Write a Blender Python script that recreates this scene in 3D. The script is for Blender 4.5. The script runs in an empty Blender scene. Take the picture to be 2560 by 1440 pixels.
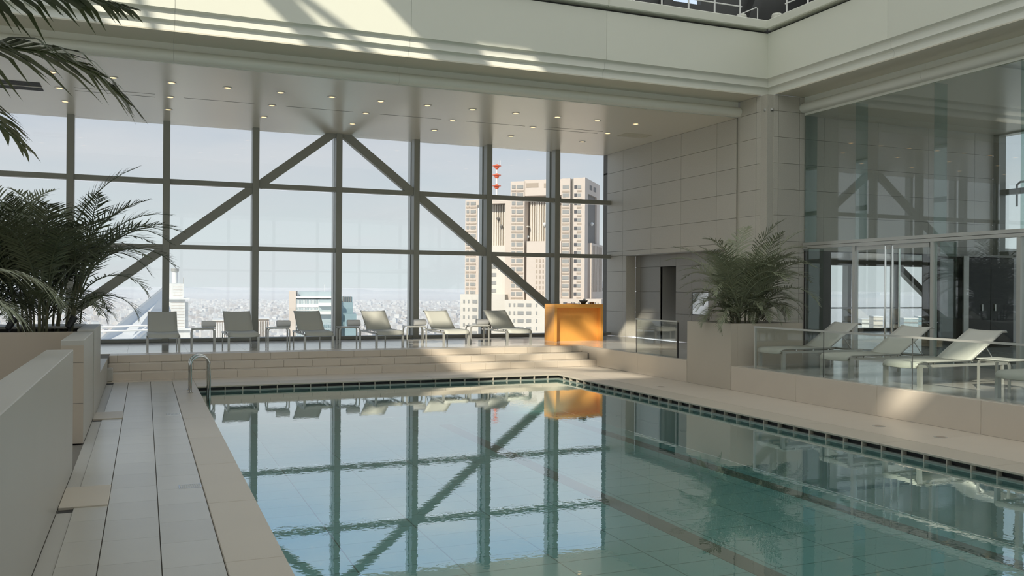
import bpy, math, random
from mathutils import Vector, Matrix
random.seed(7)
R = random.Random(11)
sc = bpy.context.scene
COL = sc.collection

# ------------------------------------------------------------------ camera
cam_d = bpy.data.cameras.new('camera'); cam = bpy.data.objects.new('camera', cam_d); COL.objects.link(cam)
cam_d.sensor_width = 36.0; cam_d.lens = 2219.0 / 2560.0 * 36.0
cam_d.clip_start = 0.05; cam_d.clip_end = 90000
_f = 2219.0
vx = Vector(((6640 - 1280) / _f, -(757 - 720) / _f, -1)).normalized()
vy = Vector(((361 - 1280) / _f, -(715 - 720) / _f, -1)); vy = (vy - vx * vy.dot(vx)).normalized()
vz = vx.cross(vy)
cam.matrix_world = Matrix((vx, vy, vz)).to_4x4()
cam.matrix_world.translation = (0, 0, 1.9)
sc.camera = cam

# ------------------------------------------------------------------ view
sc.view_settings.view_transform = 'Standard'
try: sc.view_settings.look = 'None'
except Exception: pass
sc.view_settings.exposure = 0.10
sc.view_settings.gamma = 1.0
sc.view_settings.use_curve_mapping = False
cy = sc.cycles
cy.max_bounces = 10; cy.diffuse_bounces = 6; cy.glossy_bounces = 5; cy.transmission_bounces = 6
cy.transparent_max_bounces = 24; cy.volume_bounces = 1
cy.sample_clamp_indirect = 6.0
cy.caustics_reflective = False; cy.caustics_refractive = False

# ------------------------------------------------------------------ sky
SKY = 1.32
w = bpy.data.worlds.new('world'); sc.world = w; w.use_nodes = True
nt = w.node_tree; nt.nodes.clear()
def nd(t, ty, **k):
    n = t.nodes.new(ty)
    for a, b in k.items(): setattr(n, a, b)
    return n
wo = nd(nt, 'ShaderNodeOutputWorld'); bg = nd(nt, 'ShaderNodeBackground'); bg.inputs['Strength'].default_value = SKY
tc = nd(nt, 'ShaderNodeTexCoord'); sx = nd(nt, 'ShaderNodeSeparateXYZ'); nt.links.new(tc.outputs['Generated'], sx.inputs[0])
cr = nd(nt, 'ShaderNodeValToRGB'); nt.links.new(sx.outputs['Z'], cr.inputs[0])
el = cr.color_ramp.elements
el[0].position = 0.0; el[0].color = (.80, .86, .88, 1)
el[1].position = 1.0; el[1].color = (.30, .45, .72, 1)
for p, c in ((.06, (.76, .82, .84, 1)), (.16, (.66, .71, .79, 1)), (.27, (.43, .58, .80, 1)), (.45, (.34, .50, .78, 1))):
    e = el.new(p); e.color = c
mp = nd(nt, 'ShaderNodeMapping'); mp.inputs['Scale'].default_value = (1.5, 1.5, 7.0); nt.links.new(tc.outputs['Generated'], mp.inputs[0])
nz = nd(nt, 'ShaderNodeTexNoise'); nz.inputs['Scale'].default_value = 1.7; nz.inputs['Detail'].default_value = 6; nz.inputs['Roughness'].default_value = .55
nt.links.new(mp.outputs[0], nz.inputs[0])
cr2 = nd(nt, 'ShaderNodeValToRGB'); cr2.color_ramp.elements[0].position = .42; cr2.color_ramp.elements[1].position = .72
nt.links.new(nz.outputs[0], cr2.inputs[0])
mx = nd(nt, 'ShaderNodeMixRGB'); mx.inputs[2].default_value = (.80, .80, .83, 1)
nt.links.new(cr2.outputs[0], mx.inputs[0]); nt.links.new(cr.outputs[0], mx.inputs[1])
nt.links.new(mx.outputs[0], bg.inputs[0]); nt.links.new(bg.outputs[0], wo.inputs[0])

# ------------------------------------------------------------------ sun (low, warm, from behind on the left)
sd = bpy.data.lights.new('sun', 'SUN'); sun = bpy.data.objects.new('sun', sd); COL.objects.link(sun)
SUN_DIR = Vector((1.0, 1.0, -0.9)).normalized()
sd.energy = 5.8; sd.color = (1.0, .91, .78); sd.angle = math.radians(1.0)
sun.rotation_euler = SUN_DIR.to_track_quat('-Z', 'Y').to_euler(); sun.location = (-20, -20, 40)

# ------------------------------------------------------------------ materials
MATS = {}
def mat(name, col, rough=.5, metal=0, spec=.5, noise=None, bump=None, coat=0, grain=None):
    """procedural principled material; noise=(scale, amount, detail) varies the colour"""
    m = bpy.data.materials.new(name); m.use_nodes = True; t = m.node_tree
    b = t.nodes['Principled BSDF']; b.inputs['Base Color'].default_value = (*col, 1)
    b.inputs['Roughness'].default_value = rough; b.inputs['Metallic'].default_value = metal
    b.inputs['Specular IOR Level'].default_value = spec
    if coat: b.inputs['Coat Weight'].default_value = coat; b.inputs['Coat Roughness'].default_value = .08
    if noise or bump:
        tc = nd(t, 'ShaderNodeTexCoord'); mpn = nd(t, 'ShaderNodeMapping'); t.links.new(tc.outputs['Object'], mpn.inputs[0])
        if grain: mpn.inputs['Scale'].default_value = grain
    if noise:
        n = nd(t, 'ShaderNodeTexNoise'); n.inputs['Scale'].default_value = noise[0]; n.inputs['Detail'].default_value = noise[2] if len(noise) > 2 else 4
        t.links.new(mpn.outputs[0], n.inputs[0])
        oi = nd(t, 'ShaderNodeObjectInfo')
        ad = nd(t, 'ShaderNodeMath', operation='MULTIPLY_ADD'); ad.inputs[1].default_value = noise[1]; ad.inputs[2].default_value = 1 - noise[1] * .5
        t.links.new(n.outputs[0], ad.inputs[0])
        a2 = nd(t, 'ShaderNodeMath', operation='MULTIPLY_ADD'); a2.inputs[1].default_value = .07; t.links.new(oi.outputs['Random'], a2.inputs[0]); t.links.new(ad.outputs[0], a2.inputs[2])
        mu = nd(t, 'ShaderNodeMixRGB', blend_type='MULTIPLY'); mu.inputs[0].default_value = 1; mu.inputs[1].default_value = (*col, 1)
        t.links.new(a2.outputs[0], mu.inputs[2]); t.links.new(mu.outputs[0], b.inputs['Base Color'])
    if bump:
        n2 = nd(t, 'ShaderNodeTexNoise'); n2.inputs['Scale'].default_value = bump[0]; t.links.new(mpn.outputs[0], n2.inputs[0])
        bp = nd(t, 'ShaderNodeBump'); bp.inputs['Strength'].default_value = bump[1]; bp.inputs['Distance'].default_value = .02
        t.links.new(n2.outputs[0], bp.inputs['Height']); t.links.new(bp.outputs[0], b.inputs['Normal'])
    MATS[name] = m; return m
def fresnel(t, ior):
    """fresnel that treats both sides of a thin sheet alike"""
    fr = nd(t, 'ShaderNodeFresnel'); g = nd(t, 'ShaderNodeNewGeometry'); m = nd(t, 'ShaderNodeMath', operation='MULTIPLY_ADD')
    m.inputs[1].default_value = 1 / ior - ior; m.inputs[2].default_value = ior
    t.links.new(g.outputs['Backfacing'], m.inputs[0]); t.links.new(m.outputs[0], fr.inputs[0]); return fr
def glass(name, tint, refl=1.45, boost=0.0):
    """thin architectural glass: tinted transparency under a fresnel reflection"""
    m = bpy.data.materials.new(name); m.use_nodes = True; t = m.node_tree; t.nodes.clear()
    o = nd(t, 'ShaderNodeOutputMaterial'); mixn = nd(t, 'ShaderNodeMixShader'); tr = nd(t, 'ShaderNodeBsdfTransparent'); gl = nd(t, 'ShaderNodeBsdfGlossy')
    gl.inputs['Roughness'].default_value = 0.0
    tr.inputs[0].default_value = (*tint, 1); fr = fresnel(t, refl)
    ad = nd(t, 'ShaderNodeMath', operation='ADD', use_clamp=True); ad.inputs[1].default_value = boost
    t.links.new(fr.outputs[0], ad.inputs[0]); t.links.new(ad.outputs[0], mixn.inputs[0])
    t.links.new(tr.outputs[0], mixn.inputs[1]); t.links.new(gl.outputs[0], mixn.inputs[2]); t.links.new(mixn.outputs[0], o.inputs[0])
    MATS[name] = m; return m
def emit(name, col, s):
    m = bpy.data.materials.new(name); m.use_nodes = True; t = m.node_tree; t.nodes.clear()
    o = nd(t, 'ShaderNodeOutputMaterial'); e = nd(t, 'ShaderNodeEmission'); e.inputs[0].default_value = (*col, 1); e.inputs[1].default_value = s
    t.links.new(e.outputs[0], o.inputs[0]); MATS[name] = m; return m

mat('panel_white', (.66, .665, .575), .38, noise=(.5, .04))
mat('moulding', (.74, .74, .66), .28)
mat('soffit', (.63, .595, .49), .24, noise=(.4, .03))
mat('frame_metal', (.27, .27, .235), .42, .25, noise=(2, .06))
mat('frame_light', (.52, .52, .48), .3, .4)
mat('granite', (.47, .445, .38), .38, noise=(55, .34, 6))
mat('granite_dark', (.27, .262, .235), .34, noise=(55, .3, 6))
mat('limestone', (.60, .53, .44), .32, noise=(2.2, .10, 5))
mat('limestone_pale', (.515, .46, .375), .42, noise=(1.3, .08, 5))
mat('wall_stone', (.44, .425, .38), .42, noise=(1.2, .08, 5))
mat('wall_tan', (.44, .375, .30), .5, noise=(1.2, .08, 5))
mat('deck_tile', (.47, .45, .395), .26, noise=(1.6, .08, 5))
mat('platform_tile', (.55, .53, .49), .13, noise=(1.6, .07, 5))
mat('joint', (.17, .155, .13), .8)
mat('dark', (.018, .018, .018), .55)
mat('dark_gloss', (.008, .009, .009), .06, spec=.22)
mat('charcoal', (.07, .07, .068), .5)
mat('steel_dark', (.085, .087, .085), .45, .3)
mat('pool_tile', (.26, .64, .61), .35, noise=(1.4, .10))
mat('pool_wall', (.48, .63, .59), .35, noise=(1.4, .08))
mat('gutter_lip', (.25, .28, .245), .4)
mat('lane_tile', (.12, .165, .135), .4, noise=(2.0, .12))
mat('chrome', (.62, .62, .60), .12, 1.0)
mat('alu', (.47, .465, .43), .33, .45)
mat('sling', (.53, .53, .475), .62, noise=(260, .10, 2))
mat('table_top', (.60, .60, .56), .3)
mat('towel', (.86, .85, .84), .95, bump=(220, .4))
mat('wood', (.80, .38, .085), .3, noise=(5, .12, 6), grain=(6, 6, 1.2))
mat('wood_dark', (.34, .14, .035), .35, noise=(5, .12, 6), grain=(6, 6, 1.2))
mat('leaf', (.085, .10, .055), .42, noise=(1.5, .5), spec=.5)
mat('leaf_pale', (.225, .245, .155), .45, noise=(1.5, .5), spec=.5)
mat('leaf_front', (.085, .105, .045), .40, noise=(3, .7), spec=.5)
mat('leaf_dry', (.34, .17, .05), .6, noise=(4, .5))
mat('stem', (.12, .115, .06), .6, noise=(12, .5))
mat('soil', (.03, .025, .02), .95, bump=(30, .6))
mat('ceramic_white', (.78, .78, .76), .3)
mat('orange_paint', (.80, .16, .07), .5)
mat('white_paint', (.80, .80, .78), .5)
mat('tower_stone', (.60, .52, .45), .7, noise=(.05, .05))
mat('tower_pale', (.65, .61, .54), .7, noise=(.05, .05))
mat('tower_band', (.42, .345, .275), .7)
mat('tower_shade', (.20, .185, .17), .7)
mat('tower_window', (.33, .33, .315), .25)
mat('tower_window_dark', (.10, .10, .11), .2)
mat('roof_white', (.78, .775, .74), .6)
mat('glass_tower', (.27, .38, .41), .3, .1)
mat('glass_tower_pale', (.46, .54, .56), .3, .1)
mat('ground_city', (.50, .49, .47), .9, noise=(.004, .3, 8))
for i, c in enumerate(((.66, .64, .61), (.56, .54, .52), (.72, .72, .70), (.50, .46, .42), (.60, .62, .62))): mat('house_%d' % i, c, .8)
mat('hill', (.30, .36, .36), .9)
glass('window_glass', (.785, .80, .80), 1.45)
glass('clear_glass', (.97, .98, .97), 1.4)
glass('green_glass', (.66, .76, .73), 1.55, .03)
glass('hall_glass', (.93, .96, .95), 1.55, .03)
glass('rail_glass', (.93, .955, .94), 1.45, .01)
emit('lamp_warm', (1.0, .60, .26), 2.6)
def translucent(name, col):
    """milky sheet added overhead, unseen, to spread more daylight"""
    m = bpy.data.materials.new(name); m.use_nodes = True; t = m.node_tree; t.nodes.clear()
    o = nd(t, 'ShaderNodeOutputMaterial'); mixn = nd(t, 'ShaderNodeMixShader'); tr = nd(t, 'ShaderNodeBsdfTranslucent'); di = nd(t, 'ShaderNodeBsdfDiffuse')
    tr.inputs[0].default_value = (*col, 1); di.inputs[0].default_value = (*col, 1); mixn.inputs[0].default_value = .30
    t.links.new(tr.outputs[0], mixn.inputs[1]); t.links.new(di.outputs[0], mixn.inputs[2]); t.links.new(mixn.outputs[0], o.inputs[0]); MATS[name] = m
translucent('added_diffuser', (.66, .655, .60))
def water():
    m = bpy.data.materials.new('water'); m.use_nodes = True; t = m.node_tree; t.nodes.clear()
    o = nd(t, 'ShaderNodeOutputMaterial'); mixn = nd(t, 'ShaderNodeMixShader'); tr = nd(t, 'ShaderNodeBsdfTransparent'); gl = nd(t, 'ShaderNodeBsdfGlossy')
    tr.inputs[0].default_value = (.86, .95, .94, 1); gl.inputs['Roughness'].default_value = 0.0; gl.inputs[0].default_value = (.93, .97, .97, 1)
    f0 = fresnel(t, 1.36); fr = nd(t, 'ShaderNodeMath', operation='POWER'); fr.inputs[1].default_value = .335; t.links.new(f0.outputs[0], fr.inputs[0])
    tc = nd(t, 'ShaderNodeTexCoord')
    n = nd(t, 'ShaderNodeTexNoise'); n.inputs['Scale'].default_value = 13.0; n.inputs['Detail'].default_value = 2.0; t.links.new(tc.outputs['Object'], n.inputs[0])
    # calmer patches: ripples swell and fade across the pool
    n2 = nd(t, 'ShaderNodeTexNoise'); n2.inputs['Scale'].default_value = .35; n2.inputs['Detail'].default_value = 1; t.links.new(tc.outputs['Object'], n2.inputs[0])
    mu = nd(t, 'ShaderNodeMath', operation='MULTIPLY'); t.links.new(n.outputs[0], mu.inputs[0]); t.links.new(n2.outputs[0], mu.inputs[1])
    bp = nd(t, 'ShaderNodeBump'); bp.inputs['Strength'].default_value = 1.0; bp.inputs['Distance'].default_value = .00055
    t.links.new(mu.outputs[0], bp.inputs['Height']); t.links.new(bp.outputs[0], gl.inputs['Normal'])
    t.links.new(fr.outputs[0], mixn.inputs[0]); t.links.new(tr.outputs[0], mixn.inputs[1]); t.links.new(gl.outputs[0], mixn.inputs[2]); t.links.new(mixn.outputs[0], o.inputs[0])
    MATS['water'] = m
water()

# ------------------------------------------------------------------ mesh helpers
def link(o, parent=None):
    COL.objects.link(o)
    if parent is not None: o.parent = parent
    return o
def tag(o, label=None, cat=None, group=None, kind=None):
    if label: o['label'] = label
    if cat: o['category'] = cat
    if group: o['group'] = group
    if kind: o['kind'] = kind
    return o
def empty(name, loc=(0, 0, 0), rz=0):
    o = bpy.data.objects.new(name, None); o.location = loc; o.rotation_euler = (0, 0, rz); COL.objects.link(o); o.empty_display_size = .1; return o
def thing(name, label, cat, loc=(0, 0, 0), rz=0, group=None): return tag(empty(name, loc, rz), label, cat, group)
def struct(name, label=None): return tag(empty(name), label, None, None, 'structure')
class MB:
    def __init__(s): s.v = []; s.f = []; s.smooth = False
    def add(s, vs, fs):
        n = len(s.v); s.v += [tuple(p) for p in vs]; s.f += [tuple(i + n for i in q) for q in fs]; return s
    def box(s, lo, hi):
        (a, b, c), (d, e, f) = lo, hi
        return s.add([(a, b, c), (d, b, c), (d, e, c), (a, e, c), (a, b, f), (d, b, f), (d, e, f), (a, e, f)],
                     [(3, 2, 1, 0), (4, 5, 6, 7), (0, 1, 5, 4), (1, 2, 6, 5), (2, 3, 7, 6), (3, 0, 4, 7)])
    def prism(s, prof, axis, a, b, closed=True):
        """extrude a 2D profile (list of pairs) along an axis from a to b"""
        def P(p, t): return {'x': (t, p[0], p[1]), 'y': (p[0], t, p[1]), 'z': (p[0], p[1], t)}[axis]
        n = len(prof); vs = [P(p, a) for p in prof] + [P(p, b) for p in prof]
        fs = [(i, (i + 1) % n, n + (i + 1) % n, n + i) for i in range(n if closed else n - 1)]
        if closed: fs += [tuple(range(n - 1, -1, -1)), tuple(range(n, 2 * n))]
        return s.add(vs, fs)
    def bar(s, p, q, w, h, up=(0, 0, 1)):
        p = Vector(p); q = Vector(q); d = (q - p).normalized(); u = Vector(up); side = d.cross(u)
        if side.length < 1e-4: side = d.cross(Vector((0, 1, 0)))
        side.normalize(); u = side.cross(d)
        vs = [e + side * sx_ * w / 2 + u * sz_ * h / 2 for e in (p, q) for sx_, sz_ in ((-1, -1), (1, -1), (1, 1), (-1, 1))]
        return s.add(vs, [(3, 2, 1, 0), (4, 5, 6, 7), (0, 1, 5, 4), (1, 2, 6, 5), (2, 3, 7, 6), (3, 0, 4, 7)])
    def tube(s, pts, r, n=8, cap=True):
        pts = [Vector(p) for p in pts]; N = len(pts); rs = r if isinstance(r, (list, tuple)) else [r] * N
        prev = None; base = len(s.v)
        for i, p in enumerate(pts):
            d = (pts[min(i + 1, N - 1)] - pts[max(i - 1, 0)]).normalized()
            if prev is None:
                a = Vector((0, 0, 1)) if abs(d.z) < .9 else Vector((1, 0, 0)); u = d.cross(a).normalized()
            else: u = (prev - d * prev.dot(d)).normalized()
            prev = u; v_ = d.cross(u)
            s.v += [tuple(p + (u * math.cos(2 * math.pi * k / n) + v_ * math.sin(2 * math.pi * k / n)) * rs[i]) for k in range(n)]
        for i in range(N - 1):
            for k in range(n):
                a = base + i * n + k; b = base + i * n + (k + 1) % n
                s.f.append((a, b, b + n, a + n))
        if cap:
            s.f.append(tuple(base + k for k in range(n - 1, -1, -1))); s.f.append(tuple(base + (N - 1) * n + k for k in range(n)))
        return s
    def lathe(s, prof, n=20, c=(0, 0)):
        base = len(s.v)
        for r, z in prof: s.v += [(c[0] + r * math.cos(2 * math.pi * k / n), c[1] + r * math.sin(2 * math.pi * k / n), z) for k in range(n)]
        for i in range(len(prof) - 1):
            for k in range(n):
                a = base + i * n + k; b = base + i * n + (k + 1) % n; s.f.append((a, b, b + n, a + n))
        s.f.append(tuple(base + k for k in range(n - 1, -1, -1))); s.f.append(tuple(base + (len(prof) - 1) * n + k for k in range(n)))
        return s
    def mesh(s, name, m):
        me = bpy.data.meshes.new(name); me.from_pydata(s.v, [], s.f); me.materials.append(MATS[m])
        if s.smooth: me.polygons.foreach_set('use_smooth', [True] * len(me.polygons))
        me.update(); return me
    def build(s, name, m, parent=None): return link(bpy.data.objects.new(name, s.mesh(name, m)), parent)
CACHE = {}
def box(name, lo, hi, m, parent=None, bev=0):
    """a box; alike boxes share one mesh. bev chamfers the edges slightly"""
    d = tuple(round(hi[i] - lo[i], 4) for i in range(3)); k = (d, m, bev)
    if k not in CACHE:
        a, b, c = (x / 2 for x in d); mb = MB()
        if bev:
            e = bev; vs = []; idx = {}
            for ax in range(3):
                for sx_ in (-1, 1):
                    for sy_ in (-1, 1):
                        for sz_ in (-1, 1):
                            p = [sx_ * (a - e), sy_ * (b - e), sz_ * (c - e)]; p[ax] = (sx_ * a, sy_ * b, sz_ * c)[ax]
                            idx[(ax, sx_, sy_, sz_)] = len(vs); vs.append(p)
            fs = []; S = (-1, 1)
            for s_ in S:
                fs += [tuple(idx[(0, s_, y, z)] for y, z in ((-1, -1), (1, -1), (1, 1), (-1, 1))), tuple(idx[(1, x, s_, z)] for x, z in ((-1, -1), (1, -1), (1, 1), (-1, 1))), tuple(idx[(2, x, y, s_)] for x, y in ((-1, -1), (1, -1), (1, 1), (-1, 1)))]
            for p in S:
                for q in S:
                    fs += [(idx[(0, p, q, -1)], idx[(0, p, q, 1)], idx[(1, p, q, 1)], idx[(1, p, q, -1)]), (idx[(0, p, -1, q)], idx[(0, p, 1, q)], idx[(2, p, 1, q)], idx[(2, p, -1, q)]), (idx[(1, -1, p, q)], idx[(1, 1, p, q)], idx[(2, 1, p, q)], idx[(2, -1, p, q)])]
                    for r_ in S: fs.append((idx[(0, p, q, r_)], idx[(1, p, q, r_)], idx[(2, p, q, r_)]))
            mb.add(vs, fs)
        else: mb.box((-a, -b, -c), (a, b, c))
        me = mb.mesh(name, m)
        if bev:
            import bmesh
            bm = bmesh.new(); bm.from_mesh(me); bmesh.ops.recalc_face_normals(bm, faces=bm.faces); bm.to_mesh(me); bm.free()
        CACHE[k] = me
    o = bpy.data.objects.new(name, CACHE[k]); o.location = [(lo[i] + hi[i]) / 2 for i in range(3)]
    return link(o, parent)
def kids(o): return [c for c in bpy.data.objects if c.parent is o]
def copy_tree(o, loc=None, rz=None, label=None, parent=None, _ch=None):
    c = o.copy(); COL.objects.link(c)
    if parent is not None: c.parent = parent
    if loc is not None: c.location = loc
    if rz is not None: c.rotation_euler = (0, 0, rz)
    if label: c['label'] = label
    for k in kids(o):
        if k is not c: copy_tree(k, parent=c)
    return c

# =================================================================== THE ROOM
XL, XR = -0.67, 10.30           # side walls of the deck level
PX0, PX1, PY1 = 0.93, 8.50, 17.85  # pool
ZP, YW = 0.45, 24.65            # upper terrace level, plane of the great window
ZC = 6.17                       # soffit height
XG, YG = 13.58, 17.10           # granite wall plane, granite end wall plane
XGL = 14.70                     # glass wall plane
XE = 21.1                       # far east windows
MX = [-10.68 + 2.2375 * i for i in range(11)]   # mullion positions (… .51, 2.745, 4.98, 7.22, 9.46, 11.7)

# ---------------------------------------------------------------- pool deck, left
fl = struct('floor', 'pool deck of pale stone')
box('floor_bed', (-11.5, -9, -.30), (XL - .25, 14.0, -.012), 'limestone_pale', fl)
box('deck_bed', (XL - .25, -9, -.30), (PX0, 19.41, -.02), 'joint', fl)
box('far_bed', (PX0, PY1 + .12, -.30), (XR, 19.41, -.02), 'joint', fl)
box('right_bed', (PX1 + .12, -9, -.30), (XR, PY1 + .12, -.02), 'joint', fl)
STR = ((-.545, -.284), (-.276, .116), (.124, .516))
for a, b in STR:
    off = R.random() * .6; y = 2.0 - off
    while y < 19.0:
        y2 = min(y + .62, 19.05)
        box('deck_tile', (a, y + .0012, -.02), (b, y2 - .0012, 0), 'deck_tile', fl)
        y = y2
y = 1.0
while y < 19.3:                                         # coping stones along the left of the pool
    y2 = min(y + 1.8, 19.40); box('coping_stone', (.524, y + .001, -.10), (PX0, y2 - .001, 0), 'limestone_pale', fl, .006); y = y2
box('threshold_stone', (XL, 19.055, -.02), (.52, 19.405, 0), 'limestone', fl)
box('drain_channel', (XL, 1, -.02), (-.55, 19.05, -.012), 'wall_stone', fl)
for a, b in ((8.42, 9.24), (13.86, 14.58)):             # removable boards across the side channel
    box('channel_cover', (XL + .004, a, -.02), (-.280, b, .014), 'limestone_pale', fl, .004)
    box('channel_gap', (XL + .004, a - .10, -.019), (-.548, a, -.010), 'dark', fl)
    box('channel_gap', (XL + .004, b, -.019), (-.548, b + .05, -.010), 'charcoal', fl)
box('channel_gap', (XL + .004, 18.8, -.019), (-.548, 19.05, -.008), 'dark', fl)
for i, yy in enumerate((8.95, 14.08)):
    d = thing('drain_grate', ('near' if i == 0 else 'far') + ' small metal drain grate set in the pale deck tiles beside the pool', 'drain', (.41, yy, 0))
    fr = MB(); fr.box((-.10, -.085, 0), (.10, -.075, .004)); fr.box((-.10, .075, 0), (.10, .085, .004)); fr.box((-.10, -.075, 0), (-.09, .075, .004)); fr.box((.09, -.075, 0), (.10, .075, .004))
    fr.build('frame', 'chrome', d)
    for k in range(9): box('slat', (-.088 + k * .0195, -.075, 0), (-.078 + k * .0195, .075, .003), 'alu', d)
y = 17.85                                               # far edge and right edge coping
x = PX0
while x < XR - .05:
    x2 = min(x + 1.56, XR); box('coping_stone', (x + .001, PY1, -.032), (x2 - .001, 18.42, 0), 'limestone_pale', fl, .006)
    box('deck_stone', (x + .001, 18.424, -.02), (x2 - .001, 19.405, 0), 'limestone', fl); x = x2
y = PY1
while y > -6:
    y2 = y - 1.56; box('coping_stone', (PX1, y2 + .001, -.032), (9.02, y - .001, 0), 'limestone_pale', fl, .006)
    box('deck_stone', (9.024, y2 + .001, -.02), (XR, y - .001, 0), 'limestone', fl); y = y2
for i, (px, py) in enumerate(((9.33, 14.9), (9.55, 9.55), (9.6, 8.55))):
    dp = thing('floor_drain', ('far', 'middle', 'near')[i] + ' round floor drain in the stone beside the low terrace wall', 'drain', (px, py, 0))
    MB().lathe(((.085, 0), (.085, .003), (.075, .004)), 18).build('ring', 'alu', dp); MB().lathe(((.06, 0), (.06, .005)), 14).build('cap', 'tower_band', dp)

# ---------------------------------------------------------------- pool
pool = struct('pool', 'long swimming pool with teal tiled floor')
ZB, ZWAT = -.78, -.105
box('basin_base', (PX0, -8, ZB - .06), (PX1, PY1, ZB - .012), 'joint', pool)
NT = 8; tw = (PX1 - PX0) / NT
for j in range(30):
    for i in range(NT):
        y0 = 4.2 + j * .455
        box('pool_tile', (PX0 + i * tw + .007, y0 + .007, ZB - .012), (PX0 + (i + 1) * tw - .007, y0 + .448, ZB), 'pool_tile', pool)
box('basin_floor', (PX0, -8, ZB - .012), (PX1, 4.2, ZB), 'pool_tile', pool)
for cx_ in (5.45, 7.95):
    box('lane_line', (cx_ - .125, -8, ZB), (cx_ + .125, PY1 - 1.3, ZB + .004), 'lane_tile', pool)
box('pool_wall_panel', (PX0 - .12, -8, ZB), (PX0, PY1, -.10), 'pool_wall', pool)
box('pool_wall_panel', (PX1, -8, ZB), (PX1 + .12, PY1 + .12, ZWAT - .005), 'pool_wall', pool)
box('pool_wall_panel', (PX0, PY1, ZB), (PX1, PY1 + .12, ZWAT - .005), 'pool_wall', pool)
box('gutter_lip', (PX1, -8, ZWAT - .005), (PX1 + .12, PY1 + .12, -.087), 'gutter_lip', pool); box('gutter_lip', (PX0, PY1, ZWAT - .005), (PX1, PY1 + .12, -.087), 'gutter_lip', pool)
box('gutter_back', (PX1 + .07, -8, -.087), (PX1 + .12, PY1 + .12, -.032), 'dark', pool)
box('gutter_back', (PX0, PY1 + .07, -.087), (PX1 + .12, PY1 + .12, -.032), 'dark', pool)
x = PX0 + .18
while x < PX1:
    box('gutter_divider', (x, PY1 - .004, -.11), (x + .015, PY1 + .07, -.032), 'limestone_pale', pool); x += .325
y = PY1 - .3
while y > 4.5:
    box('gutter_divider', (PX1 - .004, y, -.11), (PX1 + .07, y + .015, -.032), 'limestone_pale', pool); y -= .325
MB().add([(PX0, -8, ZWAT), (PX1, -8, ZWAT), (PX1, PY1, ZWAT), (PX0, PY1, ZWAT)], [(0, 1, 2, 3)]).build('water_surface', 'water', pool)

# ---------------------------------------------------------------- steps and window platform
st = struct('steps', 'three broad stone steps up to the window platform')
for k, (y0, y1) in enumerate(((19.41, 19.80), (19.80, 20.20), (20.20, 20.75))):
    box('step_core', (XL, y0 + .012, -.01), (XR, y1, (k + 1) * .15 - .012), 'joint', st)
    x = XL - (k * .23) % .62
    while x < XR:
        a = max(x, XL); b = min(x + .62, XR)
        if b - a > .05: box('step_tile', (a + .0015, y0, k * .15 + .001), (b - .0015, y1, (k + 1) * .15), 'limestone', st, .005)
        x += .62
pf = struct('floor_window_platform')
box('platform_bed', (-11.5, 20.75, -.1), (XG, YW + .3, ZP - .02), 'joint', pf)
box('platform_bed', (-11.5, 14.0, -.1), (XL, 20.75, ZP - .02), 'joint', pf)
x = -11.5
while x < XG - .1:
    x2 = min(x + 1.24, XG)
    for y0 in (20.752, 21.992, 23.232):
        box('platform_tile', (x + .0015, y0, ZP - .02), (x2 - .0015, min(y0 + 1.236, YW + .3), ZP), 'platform_tile', pf)
    x = x2
# terrace on the right
tf = struct('floor_terrace')
box('terrace_bed', (XR + .02, -9, -.1), (XE, 20.75, ZP - .02), 'joint', tf)
y = -9
while y < 20.7:
    y2 = min(y + 1.24, 20.75); x = XR + .13
    while x < XGL + 1.2:
        x2 = x + 1.24; box('terrace_tile', (x + .0015, y + .0015, ZP - .02), (x2 - .0015, y2 - .0015, ZP), 'platform_tile', tf); x = x2
    y = y2
box('hall_floor', (XGL + 1.4, -9, ZP - .02), (XE, 20.75, ZP), 'platform_tile', tf)
wt = struct('wall_terrace', 'low stone retaining wall below the glass balustrade')
for ya, yb in ((19.40, 15.47), (13.98, -6.0)):
    box('wall_core', (XR + .012, yb, -.02), (XR + .13, ya, ZP - .01), 'joint', wt); n = max(1, round((ya - yb) / 1.8)); dd = (ya - yb) / n
    for k in range(n): box('wall_panel', (XR, ya - dd * (k + 1) + .001, 0), (XR + .13, ya - dd * k - .001, ZP + .002), 'limestone', wt, .004)
box('step_cheek', (XR, 19.402, 0), (XR + .13, 20.74, ZP), 'limestone', wt, .004)

# ---------------------------------------------------------------- left walls and planter
wl = struct('wall_left', 'grey stone parapet beside the pool deck')
box('parapet', (-.92, -9, 0), (XL, 10.12, 1.245), 'wall_stone', wl, .006)
box('parapet', (-.92, 11.86, 0), (XL, 13.985, 1.245), 'wall_stone', wl, .006)
box('parapet_core', (-.918, 11.852, 0), (XL - .004, 11.862, 1.18), 'wall_tan', wl)
for zz in (.48, .97): box('joint_line', (-.918, 11.850, zz), (XL - .005, 11.8535, zz + .006), 'joint', wl)
lp = struct('wall_planter_left', 'tall stone planter wall holding the large palm')
box('planter_front', (-6.0, 14.0, 0), (-.70, 14.16, 1.24), 'wall_tan', lp, .004)
box('planter_side', (-.88, 14.003, 0), (XL + .012, 15.95, 1.275), 'wall_stone', lp, .006)
box('planter_back', (-6.0, 16.0, 0), (-.70, 16.14, 1.24), 'wall_stone', lp, .004)
box('planter_rim', (-6.0, 15.2, 1.24), (-.88, 16.14, 1.275), 'wall_stone', lp)
box('planter_soil', (-6.0, 14.16, .2), (-.88, 16.0, 1.16), 'soil', lp)
box('step_side', (-.90, 15.96, 0), (XL + .004, 19.2, .47), 'wall_stone', lp, .005)
box('step_side', (-.90, 19.2, 0), (XL + .10, 19.42, .27), 'wall_stone', lp, .02)

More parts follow.
